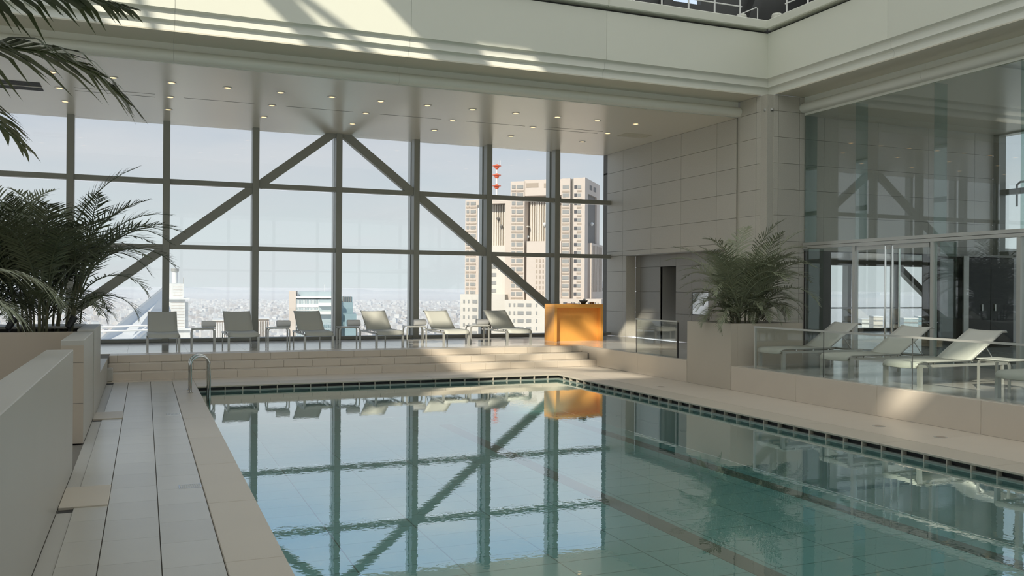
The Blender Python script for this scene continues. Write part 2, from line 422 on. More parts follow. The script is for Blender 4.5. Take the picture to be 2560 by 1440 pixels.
# ---------------------------------------------------------------- great north window
def diag_profile(p, q, w_): return p, q
wn = struct('window_1', 'great north window with steel mullions and diagonal braces')
for xm in MX:
    box('mullion', (xm - .085, YW - .02, ZP), (xm + .085, YW + .26, ZC + .3), 'frame_metal', wn, .008)
    box('outer_mullion', (xm - .06, YW + .46, ZP), (xm + .06, YW + .72, ZC + .3), 'frame_light', wn)
xs = MX + [XG + .085]
for i in range(len(xs) - 1):
    a, b = xs[i] + .085, xs[i + 1] - .085
    for z0, z1 in ((4.555, 4.685), (2.865, 2.985)):
        box('transom', (a, YW + .02, z0), (b, YW + .22, z1), 'frame_metal', wn)
    box('sill', (a, YW + .0, ZP), (b, YW + .34, ZP + .085), 'frame_metal', wn)
    zz = (ZP + .085, 2.865, 2.985, 4.555, 4.685, ZC)
    for k in (0, 2, 4):
        box('pane', (a, YW + .28, zz[k]), (b, YW + .284, zz[k + 1]), 'window_glass', wn)
    if i >= 0: box('outer_sill', (a - .085, YW + .34, ZP - .05), (b + .085, YW + .52, ZP + .02), 'roof_white', wn)
def brace(x0, z0, x1, z1):
    dx, dz = x1 - x0, z1 - z0; L = math.hypot(dx, dz); nx, nz_ = -dz / L * .115, dx / L * .115
    MB().prism([(x0 + nx, z0 + nz_), (x0 - nx, z0 - nz_), (x1 - nx, z1 - nz_), (x1 + nx, z1 + nz_)], 'y', YW + .03, YW + .21).build('diagonal_brace', 'frame_metal', wn)
for xa in (4.98,):
    for s_ in (-1, 1):
        for k in range(3):
            brace(xa + s_ * (.085 + 2.2375 * k), 6.26 - 1.69 * k - .03, xa + s_ * (2.2375 * (k + 1) - .085), 6.26 - 1.69 * (k + 1) + .06)

# ---------------------------------------------------------------- soffit below the gallery, with lights
YT = 18.22
cl = struct('ceiling', 'pale metal soffit above the window platform')
box('soffit_panel', (-11.5, YT, ZC), (XG, YW + .5, ZC + .02), 'soffit', cl)
box('soffit_panel', (XGL + .02, -9, ZC - .06), (XE, YG, ZC - .04), 'soffit', cl)
for a, b in ((-1.43, .19), (.80, 2.34), (3.06, 4.67), (5.32, 6.91), (7.57, 9.21), (9.85, 11.46)):
    for dy in ((0,) if a > -1 and a < 9 else (-.14, .19)):
        box('slot', (a, 21.44 + dy - .008, ZC - .003), (b, 21.44 + dy + .008, ZC + .001), 'charcoal', cl)
for i, (lo, hi) in enumerate((((-2.95, 21.1), (-2.07, 21.98)), ((12.1, 21.2), (12.95, 21.75)))):
    v = thing('ceiling_vent', ('dark square air grille in the soffit at the far left', 'faint pale air grille in the soffit near the granite wall')[i], 'vent', ((lo[0] + hi[0]) / 2, (lo[1] + hi[1]) / 2, ZC))
    hx, hy = (hi[0] - lo[0]) / 2, (hi[1] - lo[1]) / 2
    box('backing', (-hx, -hy, -.004), (hx, hy, 0), 'dark' if i == 0 else 'soffit', v)
    n = 13
    for k in range(n):
        yy = -hy + (k + .5) * 2 * hy / n
        box('slat', (-hx, yy - .010, -.010), (hx, yy + .010, -.004), 'charcoal' if i == 0 else 'soffit', v)
    box('frame', (-hx, -.012, -.018), (hx, .012, -.004), 'soffit', v)
def downlight(loc, label, group):
    t = thing('downlight', label, 'light', loc, 0, group)
    a = MB().lathe(((.072, 0), (.098, -.002), (.098, -.010), (.072, -.012), (.060, -.002)), 20); a.smooth = False
    a.build('trim_ring', 'ceramic_white', t)
    MB().lathe(((.058, -.004), (.058, -.009)), 16).build('lamp', 'lamp_warm', t)
    return t
proto = None
rows = [('pool side row', 19.95, [-1.74 + 1.1188 * k for k in range(-2, 13)]), ('middle row', 21.47, MX[3:11]), ('window side row', 23.0, MX[3:11])]
for nm, yy, xs_ in rows:
    for xx in xs_:
        lb = 'small round warm downlight in the %s of the pale soffit' % nm
        if proto is None: proto = downlight((xx, yy, ZC), lb, 'soffit downlights, ' + nm)
        else:
            c = copy_tree(proto, (xx, yy, ZC), 0, lb); c['group'] = 'soffit downlights, ' + nm

# ---------------------------------------------------------------- gallery fascia, N and E
def cove(z0, y0, y1, z1, n=5):
    """concave quarter: from the panel edge (y0,z0) turning back and down to (y1,z1)"""
    out = []
    for i in range(n + 1):
        t = math.pi / 2 * i / n
        out.append((y0 + (y1 - y0) * math.sin(t), z0 - (z0 - z1) * (1 - math.cos(t))))
    return out
YF, XF = 17.20, 13.66
gN = struct('wall_gallery_north', 'cream gallery fascia with stepped mouldings above the windows')
gE = struct('wall_gallery_east', 'cream gallery fascia with stepped mouldings above the glass hall')
prof = [(0, 6.93)] + cove(6.93, 0, .09, 6.865)[1:] + [(.085, 6.745)] + cove(6.745, .085, .175, 6.68)[1:] + [(.165, 6.555)]
def moulding(name, par, lo, hi, axis):
    """profile sheet swept along the fascia; the corner end is mitred"""
    m = MB(); n = len(prof); vs = []
    for t, mit in ((lo, 0), (hi, 1)):
        for d, z in prof:
            q = t + (d if mit and hi > XF - .01 else 0)
            vs.append((q, YF + d, z) if axis == 'x' else (XF + d, q + 0, z))
    if axis == 'y':
        vs = []
        for t, mit in ((lo, 0), (hi, 1)):
            for d, z in prof: vs.append((XF + d, t + (d if mit and hi > YF - .01 else 0), z))
    fs = [(i, i + 1, n + i + 1, n + i) for i in range(n - 1)]
    m.add(vs, fs if axis == 'x' else [q[::-1] for q in fs])
    o = m.build(name, 'moulding', par); return o
NJ = [-12.85, -8.40, -3.96, .48, 4.90, 9.33, XF]
for i in range(len(NJ) - 1):
    a, b = NJ[i], NJ[i + 1]
    box('fascia_panel', (a + .003, YF, 6.93), (b - (.003 if i < len(NJ) - 2 else 0), YF + .16, 8.0), 'panel_white', gN)
    moulding('moulding', gN, a + .002, b - (.002 if i < len(NJ) - 2 else 0), 'x')
    box('top_beam', (a + .001, YF - .10, 8.075), (b - (.001 if i < len(NJ) - 2 else .0), YF + .5, 8.29), 'panel_white', gN, .02)
    box('fascia_underside', (a + .001, YF + .165, 6.553), (min(b, XG + .02) - .001, YT, 6.58), 'soffit', gN)
    hb = min(b, XG) - .001
    box('beam_face', (a + .001, YT - .012, ZC), (hb, YT + .012, 6.553), 'moulding', gN)
    tb = MB()
    pr = [(YT - .05 - .115 * math.sin(math.pi * k / 20), 6.30 - .115 * math.cos(math.pi * k / 20)) for k in range(21)] + [(YT, 6.415), (YT, 6.185)]
    tb.prism(pr, 'x', a + .002, hb + (.06 if i == len(NJ) - 2 else 0), True).build('nosing_tube', 'moulding', gN)
box('shadow_gap', (-12.85, YF + .12, 8.0), (XF + .1, YF + .4, 8.075), 'steel_dark', gN)
EJ = [-9, -4.3, .15, 4.60, 9.05, 13.50, YF]
for i in range(len(EJ) - 1):
    a, b = EJ[i], EJ[i + 1]; last = i == len(EJ) - 2
    box('fascia_panel', (XF, a + .003, 6.93), (XF + .16, b - (.003 if not last else 0), 8.0), 'panel_white', gE)
    moulding('moulding', gE, a + .002, b - (.002 if not last else 0), 'y')
    box('top_beam', (XF - .10, a + .001, 8.075), (XF + .5, b - (.001 if not last else .0), 8.29), 'panel_white', gE, .02)
    box('fascia_underside', (XF + .165, a + .001, 6.553), (XGL, min(b, YG) - .001, 6.58), 'soffit', gE)
    hb = min(b, YG) - .001
    box('beam_face', (XGL - .012, a + .001, ZC - .05), (XGL + .012, hb, 6.553), 'moulding', gE)
    tb = MB()
    pr = [(XGL - .05 - .115 * math.sin(math.pi * k / 20), 6.29 - .115 * math.cos(math.pi * k / 20)) for k in range(21)] + [(XGL, 6.405), (XGL, 6.175)]
    tb.prism(pr[::-1], 'y', a + .002, hb + (.06 if last else 0), True).build('nosing_tube', 'moulding', gE)
box('shadow_gap', (XF + .12, -9, 8.0), (XF + .4, YF + .1, 8.075), 'steel_dark', gE)

# gallery floor, its railing and the dark roof structure beyond
gu = struct('floor_gallery')
box('gallery_slab', (-12.85, YF + .4, 8.0), (XE, 24.9, 8.10), 'charcoal', gu)
box('gallery_slab', (XF + .4, -9, 8.0), (XE, YF + .4, 8.10), 'charcoal', gu)
rail = thing('gallery_railing', 'thin white post railing along the north gallery edge high above', 'railing', (0, 0, 0))
for k in range(20):
    xx = 13.0 - .72 * k; box('post', (xx - .014, YF + .17, 8.29), (xx + .014, YF + .198, 9.3), 'white_paint', rail)
for zz in (8.62, 8.95, 9.3): MB().tube(((-1, YF + .184, zz), (13.05, YF + .184, zz)), .016).build('rail', 'white_paint', rail)
loop = MB().tube(((13.02, YF + .3, 8.29), (13.02, YF + .3, 8.42), (13.05, YF + .3, 8.46), (13.40, YF + .1, 8.62), (13.44, YF + .1, 8.6), (13.44, YF + .1, 8.29)), .012); loop.build('end_loop', 'white_paint', rail)
rail2 = thing('gallery_railing', 'thin white post railing along the east gallery edge high above', 'railing', (0, 0, 0))
for k in range(14):
    yy = 16.75 - .72 * k; box('post', (XF + .17, yy - .014, 8.29), (XF + .198, yy + .014, 9.3), 'white_paint', rail2)
for zz in (8.62, 8.95, 9.3): MB().tube(((XF + .184, 6.8, zz), (XF + .184, 16.8, zz)), .016).build('rail', 'white_paint', rail2)
for i, (xx, yy) in enumerate(((13.5, 18.0), (14.25, 17.6))):
    b_ = thing('gallery_bollard', ('left', 'right')[i] + ' pale round pipe stub behind the gallery corner railing', 'pipe', (xx, yy, 8.10))
    MB().lathe(((.13, 0), (.13, .52), (.11, .56)), 16).build('pipe', 'panel_white', b_); MB().lathe(((.15, 0), (.15, .06)), 16).build('collar', 'alu', b_)

# ---------------------------------------------------------------- roof shell: unseen openings and panels shaped for the sun patches and daylight, clerestory to north and east
rf = struct('ceiling_roof')
ZR = 11.5
AX0, AX1, AY0, AY1 = -6.3, -.25, 3.6, 13.4       # large opening, placed for the sun on fascia and steps
BX0, BX1, BY0, BY1 = -2.6, .7, -3.1, -1.5       # small opening, placed for the sun patch on the terrace
def slab(a, b, c, d):
    o = MB().add([(a, c, ZR + .2), (b, c, ZR + .2), (b, d, ZR + .2), (a, d, ZR + .2)], [(0, 1, 2, 3)]).build('added_diffuser_panel', 'added_diffuser', rf)  # unseen diffusing sheet, added to brighten the hall from above
slab(-13, AX0, 2, 25); slab(AX1, 1.0, 2, 25); slab(1.0, 2.2, 2, 10.9); slab(1.0, 2.2, 11.9, 25); slab(2.2, XE, -4, 25); slab(-2.2, AX1, AY0, 6.4); slab(AX0, AX1, AY1, 25); slab(AX0, AX1, 2.0, AY0)
for a, b, c, d in ((-13, AX0, -9, 2), (.7, 2.2, -9, 2), (2.2, XE, -9, -4), (AX0, .7, BY1, 2.0), (AX0, .7, -9, BY0), (AX0, BX0, BY0, BY1), (BX0, -1.75, -2.35, BY1)):
    box('roof_light_block', (a, c, ZR), (b, d, ZR + .25), 'panel_white', rf)  # unseen solid panels, added to cut sun and daylight on the near side
for xx in (-2.42,): box('roof_bar', (xx - .17, AY0, ZR - .05), (xx + .17, AY1, ZR + .25), 'frame_metal', rf)  # unseen bars and braces, placed to cast shadow bands indoors
for yy in (10.6,): box('roof_bar', (AX0, yy - .10, ZR - .05), (AX1, yy + .10, ZR + .25), 'frame_metal', rf)
for p, q in (((-6.3, 5.6), (-2.42, 8.4)), ((-2.2, 4.4), (-6.3, 8.8)), ((-2.3, 13.4), (-.3, 9.2)), ((-6.3, 10.6), (-4.3, 13.4))):
    MB().bar((*p, ZR + .1), (*q, ZR + .1), .13, .13).build('roof_brace', 'frame_metal', rf)
box('sun_opening_pane', (AX0, AY0, ZR + .26), (AX1, AY1, ZR + .27), 'clear_glass', rf)  # pane over the large opening cut for the sun patches
box('sun_opening_pane', (1.0, 10.9, ZR + .26), (2.2, 11.9, ZR + .27), 'clear_glass', rf)  # third opening, added for the sun patch on the granite wall
box('sun_opening_pane', (BX0, BY0, ZR + .26), (BX1, BY1, ZR + .27), 'clear_glass', rf)
uw = struct('wall_upper')
box('upper_wall_west', (-13.1, -9, 6.2), (-12.85, 25, ZR), 'panel_white', uw)
box('upper_wall_south', (-13, -9.2, 6.2), (XE, -9, ZR), 'panel_white', uw)
box('upper_sill_north', (-12.85, 20.3, 8.1), (12.6, 20.5, 10.4), 'steel_dark', uw); box('upper_sill_north', (12.6, 20.3, 8.1), (13.9, 20.5, 9.62), 'steel_dark', uw); box('upper_sill_north', (13.9, 20.3, 8.1), (XE, 20.5, 10.4), 'steel_dark', uw)
box('upper_head_north', (-12.85, 20.3, 11.0), (XE, 20.5, ZR), 'steel_dark', uw)
for k in range(13):
    xx = -12.6 + 2.75 * k; MB().bar((xx, 20.2, 8.1), (xx + 1.3, 20.2, ZR), .25, .4, (0, 1, 0)).build('raking_strut', 'steel_dark', uw)
box('clerestory_pane', (-12.85, 20.40, 9.5), (XE, 20.41, 11.0), 'clear_glass', uw)
box('upper_sill_east', (17.4, -9, 8.1), (17.6, 20.3, 10.6), 'steel_dark', uw)
box('clerestory_pane', (17.5, -9, 10.6), (17.51, 20.3, ZR), 'clear_glass', uw)
ww = struct('window_2', 'west windows beyond the frame')
for k in range(13):
    yy = -9 + 2.8 * k; box('mullion', (-12.0, yy - .085, 0), (-11.75, yy + .085, ZC), 'frame_metal', ww)
for z0, z1 in ((4.555, 4.685), (2.865, 2.985), (0, .45)): box('transom', (-11.95, -9, z0), (-11.8, YW, z1), 'frame_metal', ww)
box('pane', (-11.9, -9, 0), (-11.89, YW, ZC), 'clear_glass', ww)
ws = struct('window_3', 'south windows behind the viewer')
for k in range(13):
    xx = -11.9 + 2.8 * k; box('mullion', (xx - .085, -9.2, 0), (xx + .085, -9.0, 6.2), 'frame_metal', ws)
for z0, z1 in ((4.555, 4.685), (2.865, 2.985), (0, .45)): box('transom', (-11.9, -9.15, z0), (XE, -9.05, z1), 'frame_metal', ws)
box('pane', (-11.9, -9.12, 0), (XE, -9.11, 6.2), 'clear_glass', ws)
box('soffit_panel', (-12.85, -9, ZC), (-5.5, YT, ZC + .03), 'soffit', cl)
box('soffit_panel', (-5.5, -9, ZC), (XGL, -5.5, ZC + .03), 'soffit', cl)
box('beam_face', (-5.5, -5.5, ZC), (-5.3, YF, 8.2), 'panel_white', cl)

# ---------------------------------------------------------------- granite wall on the right of the window, with the portal
gw = struct('wall_granite', 'granite block wall with a recessed portal')
YJ = [YW + .28, 23.93, 22.27, 20.73, 19.09, 18.27]
ZJ = [ZP] + [.59 + .62 * k for k in range(1, 10)]
ZJ[-1] = ZC
box('wall_core', (XG + .03, 18.275, ZC - .62), (XG + .3, YW + .6, ZC + .4), 'joint', gw)
box('wall_core', (XG + .03, 23.70, ZP), (XG + .32, YW + .6, 5.6), 'joint', gw)
box('wall_core', (XG + .03, 18.275, ZP), (XG + .32, 18.72, 5.6), 'joint', gw)
box('wall_core', (XG + .03, 18.275, 2.96), (XG + .32, YW, 5.6), 'joint', gw)
def gblock(name, y0, y1, z0, z1, x0=XG, m='granite', par=None, th=.03):
    if y1 - y0 > .04 and z1 - z0 > .03: box(name, (x0, y0 + .004, z0 + .004), (x0 + th, y1 - .004, z1 - .004), m, par or gw)
PT = 2.93; PY0, PYa = 18.74, 23.69
for i in range(len(YJ) - 1):
    y1, y0 = YJ[i], YJ[i + 1]
    for k in range(len(ZJ) - 1):
        z0, z1 = ZJ[k], ZJ[k + 1]
        if z0 >= PT - .01: gblock('granite_block', y0, y1, z0, z1)
        else:
            zz1 = min(z1, PT) if z0 < PT else z1
            if y1 > PYa: gblock('granite_block', max(y0, PYa), y1, z0, zz1)
            if y0 < PY0: gblock('granite_block', y0, min(y1, PY0), z0, zz1)
            if z1 > PT: gblock('granite_block', y0, y1, PT, z1)
# recess: reveals, back wall with a doorway slot and a mirror pane
box('portal_reveal', (XG, PYa - .0, ZP), (XG + .32, PYa + .02, PT), 'granite', gw)
box('portal_reveal', (XG, PY0 - .02, ZP), (XG + .32, PY0, PT), 'granite', gw)
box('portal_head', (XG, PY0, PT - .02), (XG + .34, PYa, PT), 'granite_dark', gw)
XB = XG + .32
yj = [PYa, 23.40, 22.29, 21.45, 20.66, 19.86, PY0]
zj = [ZP, 1.21, 1.83, 2.56, PT]
for i in range(len(yj) - 1):
    for k in range(len(zj) - 1):
        if i == 2 and k < 3: continue
        if i == 4 and k == 1: continue
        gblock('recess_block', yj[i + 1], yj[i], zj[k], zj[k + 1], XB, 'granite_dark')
box('recess_core', (XB + .03, 22.29, ZP), (XB + .08, PYa, PT), 'joint', gw)
box('recess_core', (XB + .03, PY0, ZP), (XB + .08, 21.45, PT), 'joint', gw)
box('recess_core', (XB + .03, 21.45, 2.56), (XB + .08, 22.29, PT), 'joint', gw)
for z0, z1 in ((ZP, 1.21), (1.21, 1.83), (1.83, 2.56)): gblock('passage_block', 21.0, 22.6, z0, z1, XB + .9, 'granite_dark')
box('passage_core', (XB + .93, 20.9, ZP), (XB + 1.0, 22.7, 2.7), 'joint', gw)
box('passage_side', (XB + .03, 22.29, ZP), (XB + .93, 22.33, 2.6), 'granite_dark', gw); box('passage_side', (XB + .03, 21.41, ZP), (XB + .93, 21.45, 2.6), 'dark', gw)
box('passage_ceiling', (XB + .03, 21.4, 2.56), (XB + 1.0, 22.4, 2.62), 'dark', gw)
mir = thing('wall_mirror', 'mirror pane in the granite recess behind the palm, reflecting sky', 'mirror', (XB + .01, 20.26, 1.52))
box('glass', (0, -.38, -.29), (.01, .38, .29), 'chrome', mir)
for a, b, c, d in ((-.40, .40, -.31, -.29), (-.40, .40, .29, .31), (-.40, -.38, -.29, .29), (.38, .40, -.29, .29)): box('frame_bar', (-.01, a, c), (.012, b, d), 'charcoal', mir)

# granite corner pier
pier = struct('wall_pier', 'granite corner pier with grooved edge')
PZ = [ZP, 1.21, 1.83, 2.45, 3.07, 3.69, 4.31, 4.93, 5.55, 6.17, 6.55]
box('pier_core', (XG + .035, YG + .035, ZP), (XGL - .02, 18.27, 6.55), 'granite', pier)
for k in range(len(PZ) - 1):
    z0, z1 = PZ[k] + .004, PZ[k + 1] - .004
    box('granite_block', (XG, YG + .40, z0), (XG + .035, 18.13, z1), 'granite', pier)
    box('granite_block', (XG + .34, YG, z0), (XGL - .16, YG + .035, z1), 'granite', pier)
    box('granite_block', (XGL - .15, YG, z0), (XGL, YG + .035, z1), 'granite', pier)
    MB().prism([(XG, YG + .392), (XG + .03, YG + .392), (XG + .332, YG + .03), (XG + .332, YG), (XG + .22, YG + .02), (XG + .19, YG + .13), (XG + .12, YG + .14), (XG + .05, YG + .22)], 'z', z0, z1).build('corner_block', 'granite', pier)
    box('groove_block', (XG + .05, 18.13, z0), (XG + .08, 18.268, z1), 'granite', pier)
for i, (dx, dy, zz) in enumerate(((.055, .125, 6.19), (.165, .03, 6.19), (.095, .085, 6.36))):
    cn = thing('wall_sensor', ('left of the two lower small grey sensors on the granite pier', 'right of the two lower small grey sensors on the granite pier', 'upper small grey sensor on the granite pier')[i], 'light', (XG + dx, YG + dy, zz))
    MB().lathe(((.015, -.03), (.045, -.025), (.045, .02), (.03, .03)), 14).build('housing', 'alu', cn); MB().lathe(((.03, -.032), (.012, -.036)), 12).build('lens', 'charcoal', cn)  # sensor housing with a dark lens, no lamp inside

# ---------------------------------------------------------------- glass hall on the right
wb = struct('wall_back', 'granite back wall of the glass hall')
XJ = [XGL, 15.32, 17.05, 18.75, 20.40, 21.1]
OX0, OX1, OZ = 15.5, 18.95, 2.86
box('wall_core', (XGL, YG + .06, OZ), (XE, YG + .4, 6.6), 'joint', wb); box('wall_core', (XGL, YG + .06, ZP), (OX0, YG + .4, OZ), 'joint', wb); box('wall_core', (OX1, YG + .06, ZP), (XE, YG + .4, OZ), 'joint', wb)
for i in range(len(XJ) - 1):
    for k in range(len(PZ) - 2):
        for a, b, c, d in ((XJ[i], XJ[i + 1], max(PZ[k], OZ), PZ[k + 1]), (XJ[i], min(XJ[i + 1], OX0), PZ[k], min(PZ[k + 1], OZ)), (max(XJ[i], OX1), XJ[i + 1], PZ[k], min(PZ[k + 1], OZ))):
            if b - a > .06 and d - c > .06: box('granite_block', (a + .004, YG + .03, c + .004), (b - .004, YG + .06, d - .004), 'granite', wb)
lob = struct('wall_lobby', 'lobby behind the glass hall with its own window')
box('lobby_ceiling', (14.75, YG + .4, 3.0), (31, YW + .3, 3.1), 'soffit', lob); box('lobby_floor', (14.75, YG + .06, ZP - .1), (31, YW + .5, ZP), 'platform_tile', lob)
box('lobby_wall', (14.70, 18.3, ZP), (14.78, YW, 3.0), 'charcoal', lob); box('lobby_wall', (30.9, YG, ZP), (31, YW, 3.0), 'granite_dark', lob); box('lobby_wall', (XE, YG + .06, ZP), (31, YG + .4, 3.0), 'granite_dark', lob)
for xx in (21.0, 23.24, 25.48, 27.7, 29.9): box('mullion', (xx - .085, YW, ZP), (xx + .085, YW + .26, 3.0), 'frame_metal', lob)
box('window_head', (14.75, YW, 2.80), (31, YW + .26, 3.0), 'frame_metal', lob); box('sill', (14.75, YW, ZP), (31, YW + .3, ZP + .1), 'frame_metal', lob)
box('pane', (14.75, YW + .28, ZP), (31, YW + .284, 3.0), 'window_glass', lob)
MB().bar((25.4, YW + .12, 2.95), (27.75, YW + .12, 1.2), .2, .23, (0, 1, 0)).build('diagonal_brace', 'frame_metal', lob)
MB().tube(((15, YW - .12, 1.29), (30.8, YW - .12, 1.29)), .025, 8).build('handrail', 'frame_light', lob)
gl = struct('window_4', 'tall glass wall of the hall with steel transom')
GY = [17.06, 15.43, 13.29, 11.37, 9.3, 7.2, 5.0, 2.0, -9]
box('transom', (XGL - .06, -9, 2.90), (XGL + .08, 17.08, 2.965), 'frame_light', gl)
box('transom', (XGL - .06, -9, 2.975), (XGL + .08, 17.08, 3.045), 'frame_light', gl)
for i in range(len(GY) - 1):
    box('upper_pane', (XGL - .01, GY[i + 1] + .006, 3.045), (XGL + .005, GY[i] - .006, ZC + .05), 'hall_glass', gl)
    box('glass_fin', (XGL + .006, GY[i] - .008, 3.045), (XGL + .34, GY[i] + .008, ZC), 'green_glass', gl)
    if i == 1: continue
    box('lower_pane', (XGL - .01, GY[i + 1] + .03, ZP), (XGL + .005, GY[i] - .03, 2.90), 'hall_glass', gl)
for yy in (15.43, 13.29, 11.37, 9.3, 7.2):
    box('post', (XGL - .05, yy - .04, ZP), (XGL + .06, yy + .04, 2.90), 'frame_light', gl)
for yy in (17.0, 13.18): box('glass_fin', (XGL + .06, yy - .008, ZP), (XGL + .50, yy + .008, 2.9), 'green_glass', gl)
# double glass doors
for i, (a, b) in enumerate(((14.36, 15.36), (13.36, 14.34))):
    d = struct('door_%d' % (i + 1), 'glass door leaf with tall steel handle')
    box('leaf', (XGL - .02, a + .01, ZP + .01), (XGL - .005, b - .01, 2.80), 'hall_glass', d)
    box('top_rail', (XGL - .03, a + .01, 2.80), (XGL + .02, b - .01, 2.885), 'frame_light', d)
    box('bottom_rail', (XGL - .03, a + .01, ZP + .01), (XGL + .02, b - .01, ZP + .10), 'frame_light', d)
    hy = a + .09 if i == 0 else b - .09
    MB().tube(((XGL - .10, hy, ZP + .25), (XGL - .10, hy, 2.86)), .02, 10).build('handle', 'chrome', d)
    MB().tube(((XGL + .09, hy, ZP + .25), (XGL + .09, hy, 2.86)), .02, 10).build('handle', 'chrome', d)
# dark alcove wall beside the lobby glass and the black glazed cabinet
dk = struct('wall_alcove', 'dark recess beside the lobby')
box('alcove_panel', (XGL + .02, YG - .06, ZP), (OX0 - .02, YG + .02, 2.85), 'charcoal', dk)
cab = thing('glazed_partition', 'black glazed doors at the back of the glass hall', 'doors', (18.45, 16.55, ZP))
box('back_panel', (0, .06, 0), (2.72, .30, 2.34), 'dark', cab)
for a, b in ((.02, .86), (1.06, 1.86), (1.88, 2.70)):
    dd = box('door', (a, 0, .02), (b, .05, 2.32), 'dark_gloss', cab)
    if a > 1:
        pu = box('pull', (1.53 if a < 1.5 else 2.0, -.025, .95), (1.57 if a < 1.5 else 2.04, 0, 1.12), 'alu', dd); pu.location = pu.location - dd.location
box('post', (.87, -.03, 0), (1.05, .06, 2.36), 'frame_light', cab); box('head_rail', (-.02, -.02, 2.34), (2.74, .30, 2.40), 'granite_dark', cab)
# far east windows
we = struct('window_6', 'east windows at the end of the glass hall')
for yy in (17.05, 14.8, 12.55, 10.3, 8.05, 5.8): box('mullion', (XE, yy - .085, ZP), (XE + .26, yy + .085, ZC), 'frame_metal', we)
for z0, z1 in ((4.48, 4.62), (2.83, 2.97), (ZP, ZP + .12)): box('transom', (XE + .02, -9, z0), (XE + .22, 17.05, z1), 'frame_metal', we)
box('pane', (XE + .24, -9, ZP), (XE + .245, 17.05, ZC), 'window_glass', we)
box('head', (XE, -9, ZC - .1), (XE + .3, YG, 6.6), 'frame_light', we)
hr = thing('outdoor_rail', 'thin bent pipe rail outside the far right window', 'railing')
MB().tube(((XE + .6, 16.9, 4.2), (XE + .6, 16.9, 4.78), (XE + .6, 16.8, 4.85), (XE + .6, 12.0, 4.85)), .03).build('pipe', 'frame_metal', hr)
for yy in (15.5, 13.0): box('bracket', (XE + .25, yy, 4.83), (XE + .6, yy + .03, 4.86), 'frame_metal', hr)

# ---------------------------------------------------------------- terrace balustrade (each length of glass is its own thing)
def balustrade(label, ys, closed_end=False):
    t = thing('glass_balustrade', label, 'railing', (XR + .15, ys[0], ZP))
    for i in range(len(ys) - 1):
        a, b = ys[i + 1] - ys[0], ys[i] - ys[0]
        box('pane', (0, a + .006, -.02), (.012, b - .006, .755), 'rail_glass', t)
        box('pane_edge', (-.001, b - .012, -.02), (.013, b - .006, .755), 'charcoal', t)
    MB().box((-.02, ys[-1] - ys[0], .755), (.035, 0, .785)).build('handrail', 'frame_light', t)
    return t
balustrade('short glass balustrade left of the square palm planter', [17.76, 16.04])
bl = balustrade('long glass balustrade in front of the terrace loungers', [13.48, 11.68, 9.83, 7.9, 6.0, 4.1])
box('end_post', (-.01, -.03, -.02), (.03, 0, .755), 'frame_light', bl)
box('end_post', (-.01, -1.72, -.02), (.03, -1.70, .755), 'charcoal', bpy.data.objects['glass_balustrade'])

# =================================================================== PALMS
def frond_mesh(path, leaf_len, n, width, droop, m, seed, start=.22, spread=50, dry=0):
    """path: rachis points (base to tip)"""
    r = random.Random(seed); P = [Vector(p) for p in path]; L = [0]
    for a, b in zip(P, P[1:]): L.append(L[-1] + (b - a).length)
    def at(t):
        s = t * L[-1]
        for i in range(len(P) - 1):
            if s <= L[i + 1] or i == len(P) - 2:
                u = (s - L[i]) / max(1e-6, L[i + 1] - L[i]); return P[i].lerp(P[i + 1], u), (P[i + 1] - P[i]).normalized()
    mb = MB(); mb.tube([at(k / 9)[0] for k in range(10)], [.012 * leaf_len / .35 * (1 - .85 * k / 9) + .0012 for k in range(10)], 5)
    for k in range(n):
        t = start + (1 - start) * (k + .5) / n; p, d = at(t)
        up = Vector((0, 0, 1)); side = d.cross(up)
        if side.length < .05: side = d.cross(Vector((1, 0, 0)))
        side.normalize(); nn = side.cross(d).normalized()
        prof_ = math.sin(math.pi * min(1, .18 + .86 * (t - start) / (1 - start))) ** .6
        for s_ in (-1, 1):
            l = leaf_len * max(.25, prof_) * r.uniform(.88, 1.08); a = math.radians(spread * (1.08 - .6 * (t - start) / (1 - start)) + r.uniform(-7, 7))
            dr = d * math.cos(a) + side * s_ * math.sin(a) + nn * r.uniform(.10, .34); dr.normalize()
            wv = dr.cross(nn).normalized() * width * .5
            q = [p]
            for j in (1, 2, 3):
                u = j / 3; q.append(p + dr * l * u + Vector((0, 0, -1)) * droop * l * u * u * r.uniform(.85, 1.15))
            ww_ = (.55, 1.0, .72)
            vs = []
            for j in range(3): vs += [q[j] + wv * ww_[j], q[j] - wv * ww_[j]]
            vs.append(q[3]); mb.add(vs, [(0, 1, 3, 2), (2, 3, 5, 4), (4, 5, 6)])
    return mb.mesh('frond', m)
def arc(L, e0, e1, n=9, side=0):
    """rachis in the xz plane: starts at elevation e0, ends at e1 (degrees)"""
    p = Vector((0, 0, 0)); out = [p.copy()]
    for k in range(n):
        u = (k + .5) / n; e = math.radians(e0 + (e1 - e0) * u ** 1.35)
        p = p + Vector((math.cos(e), side * u, math.sin(e))) * (L / n); out.append(p.copy())
    return out
FRONDS = {}
def fronds(kind, m, sc_, droop, wd):
    FRONDS[kind] = [frond_mesh(arc(1.55 * sc_ * a, e0, e1, 9, s_), .36 * sc_, 32, wd, droop, m, 10 + i, start=.18, spread=64)
                    for i, (a, e0, e1, s_) in enumerate(((1.0, 78, -10, .05), (1.1, 82, 15, -.06), (.95, 70, -55, .08), (.9, 60, -70, -.05), (1.05, 74, -30, 0), (.8, 45, -75, .06)))]
fronds('a', 'leaf', 1.0, .13, .019)
fronds('b', 'leaf_pale', 1.0, .15, .018)
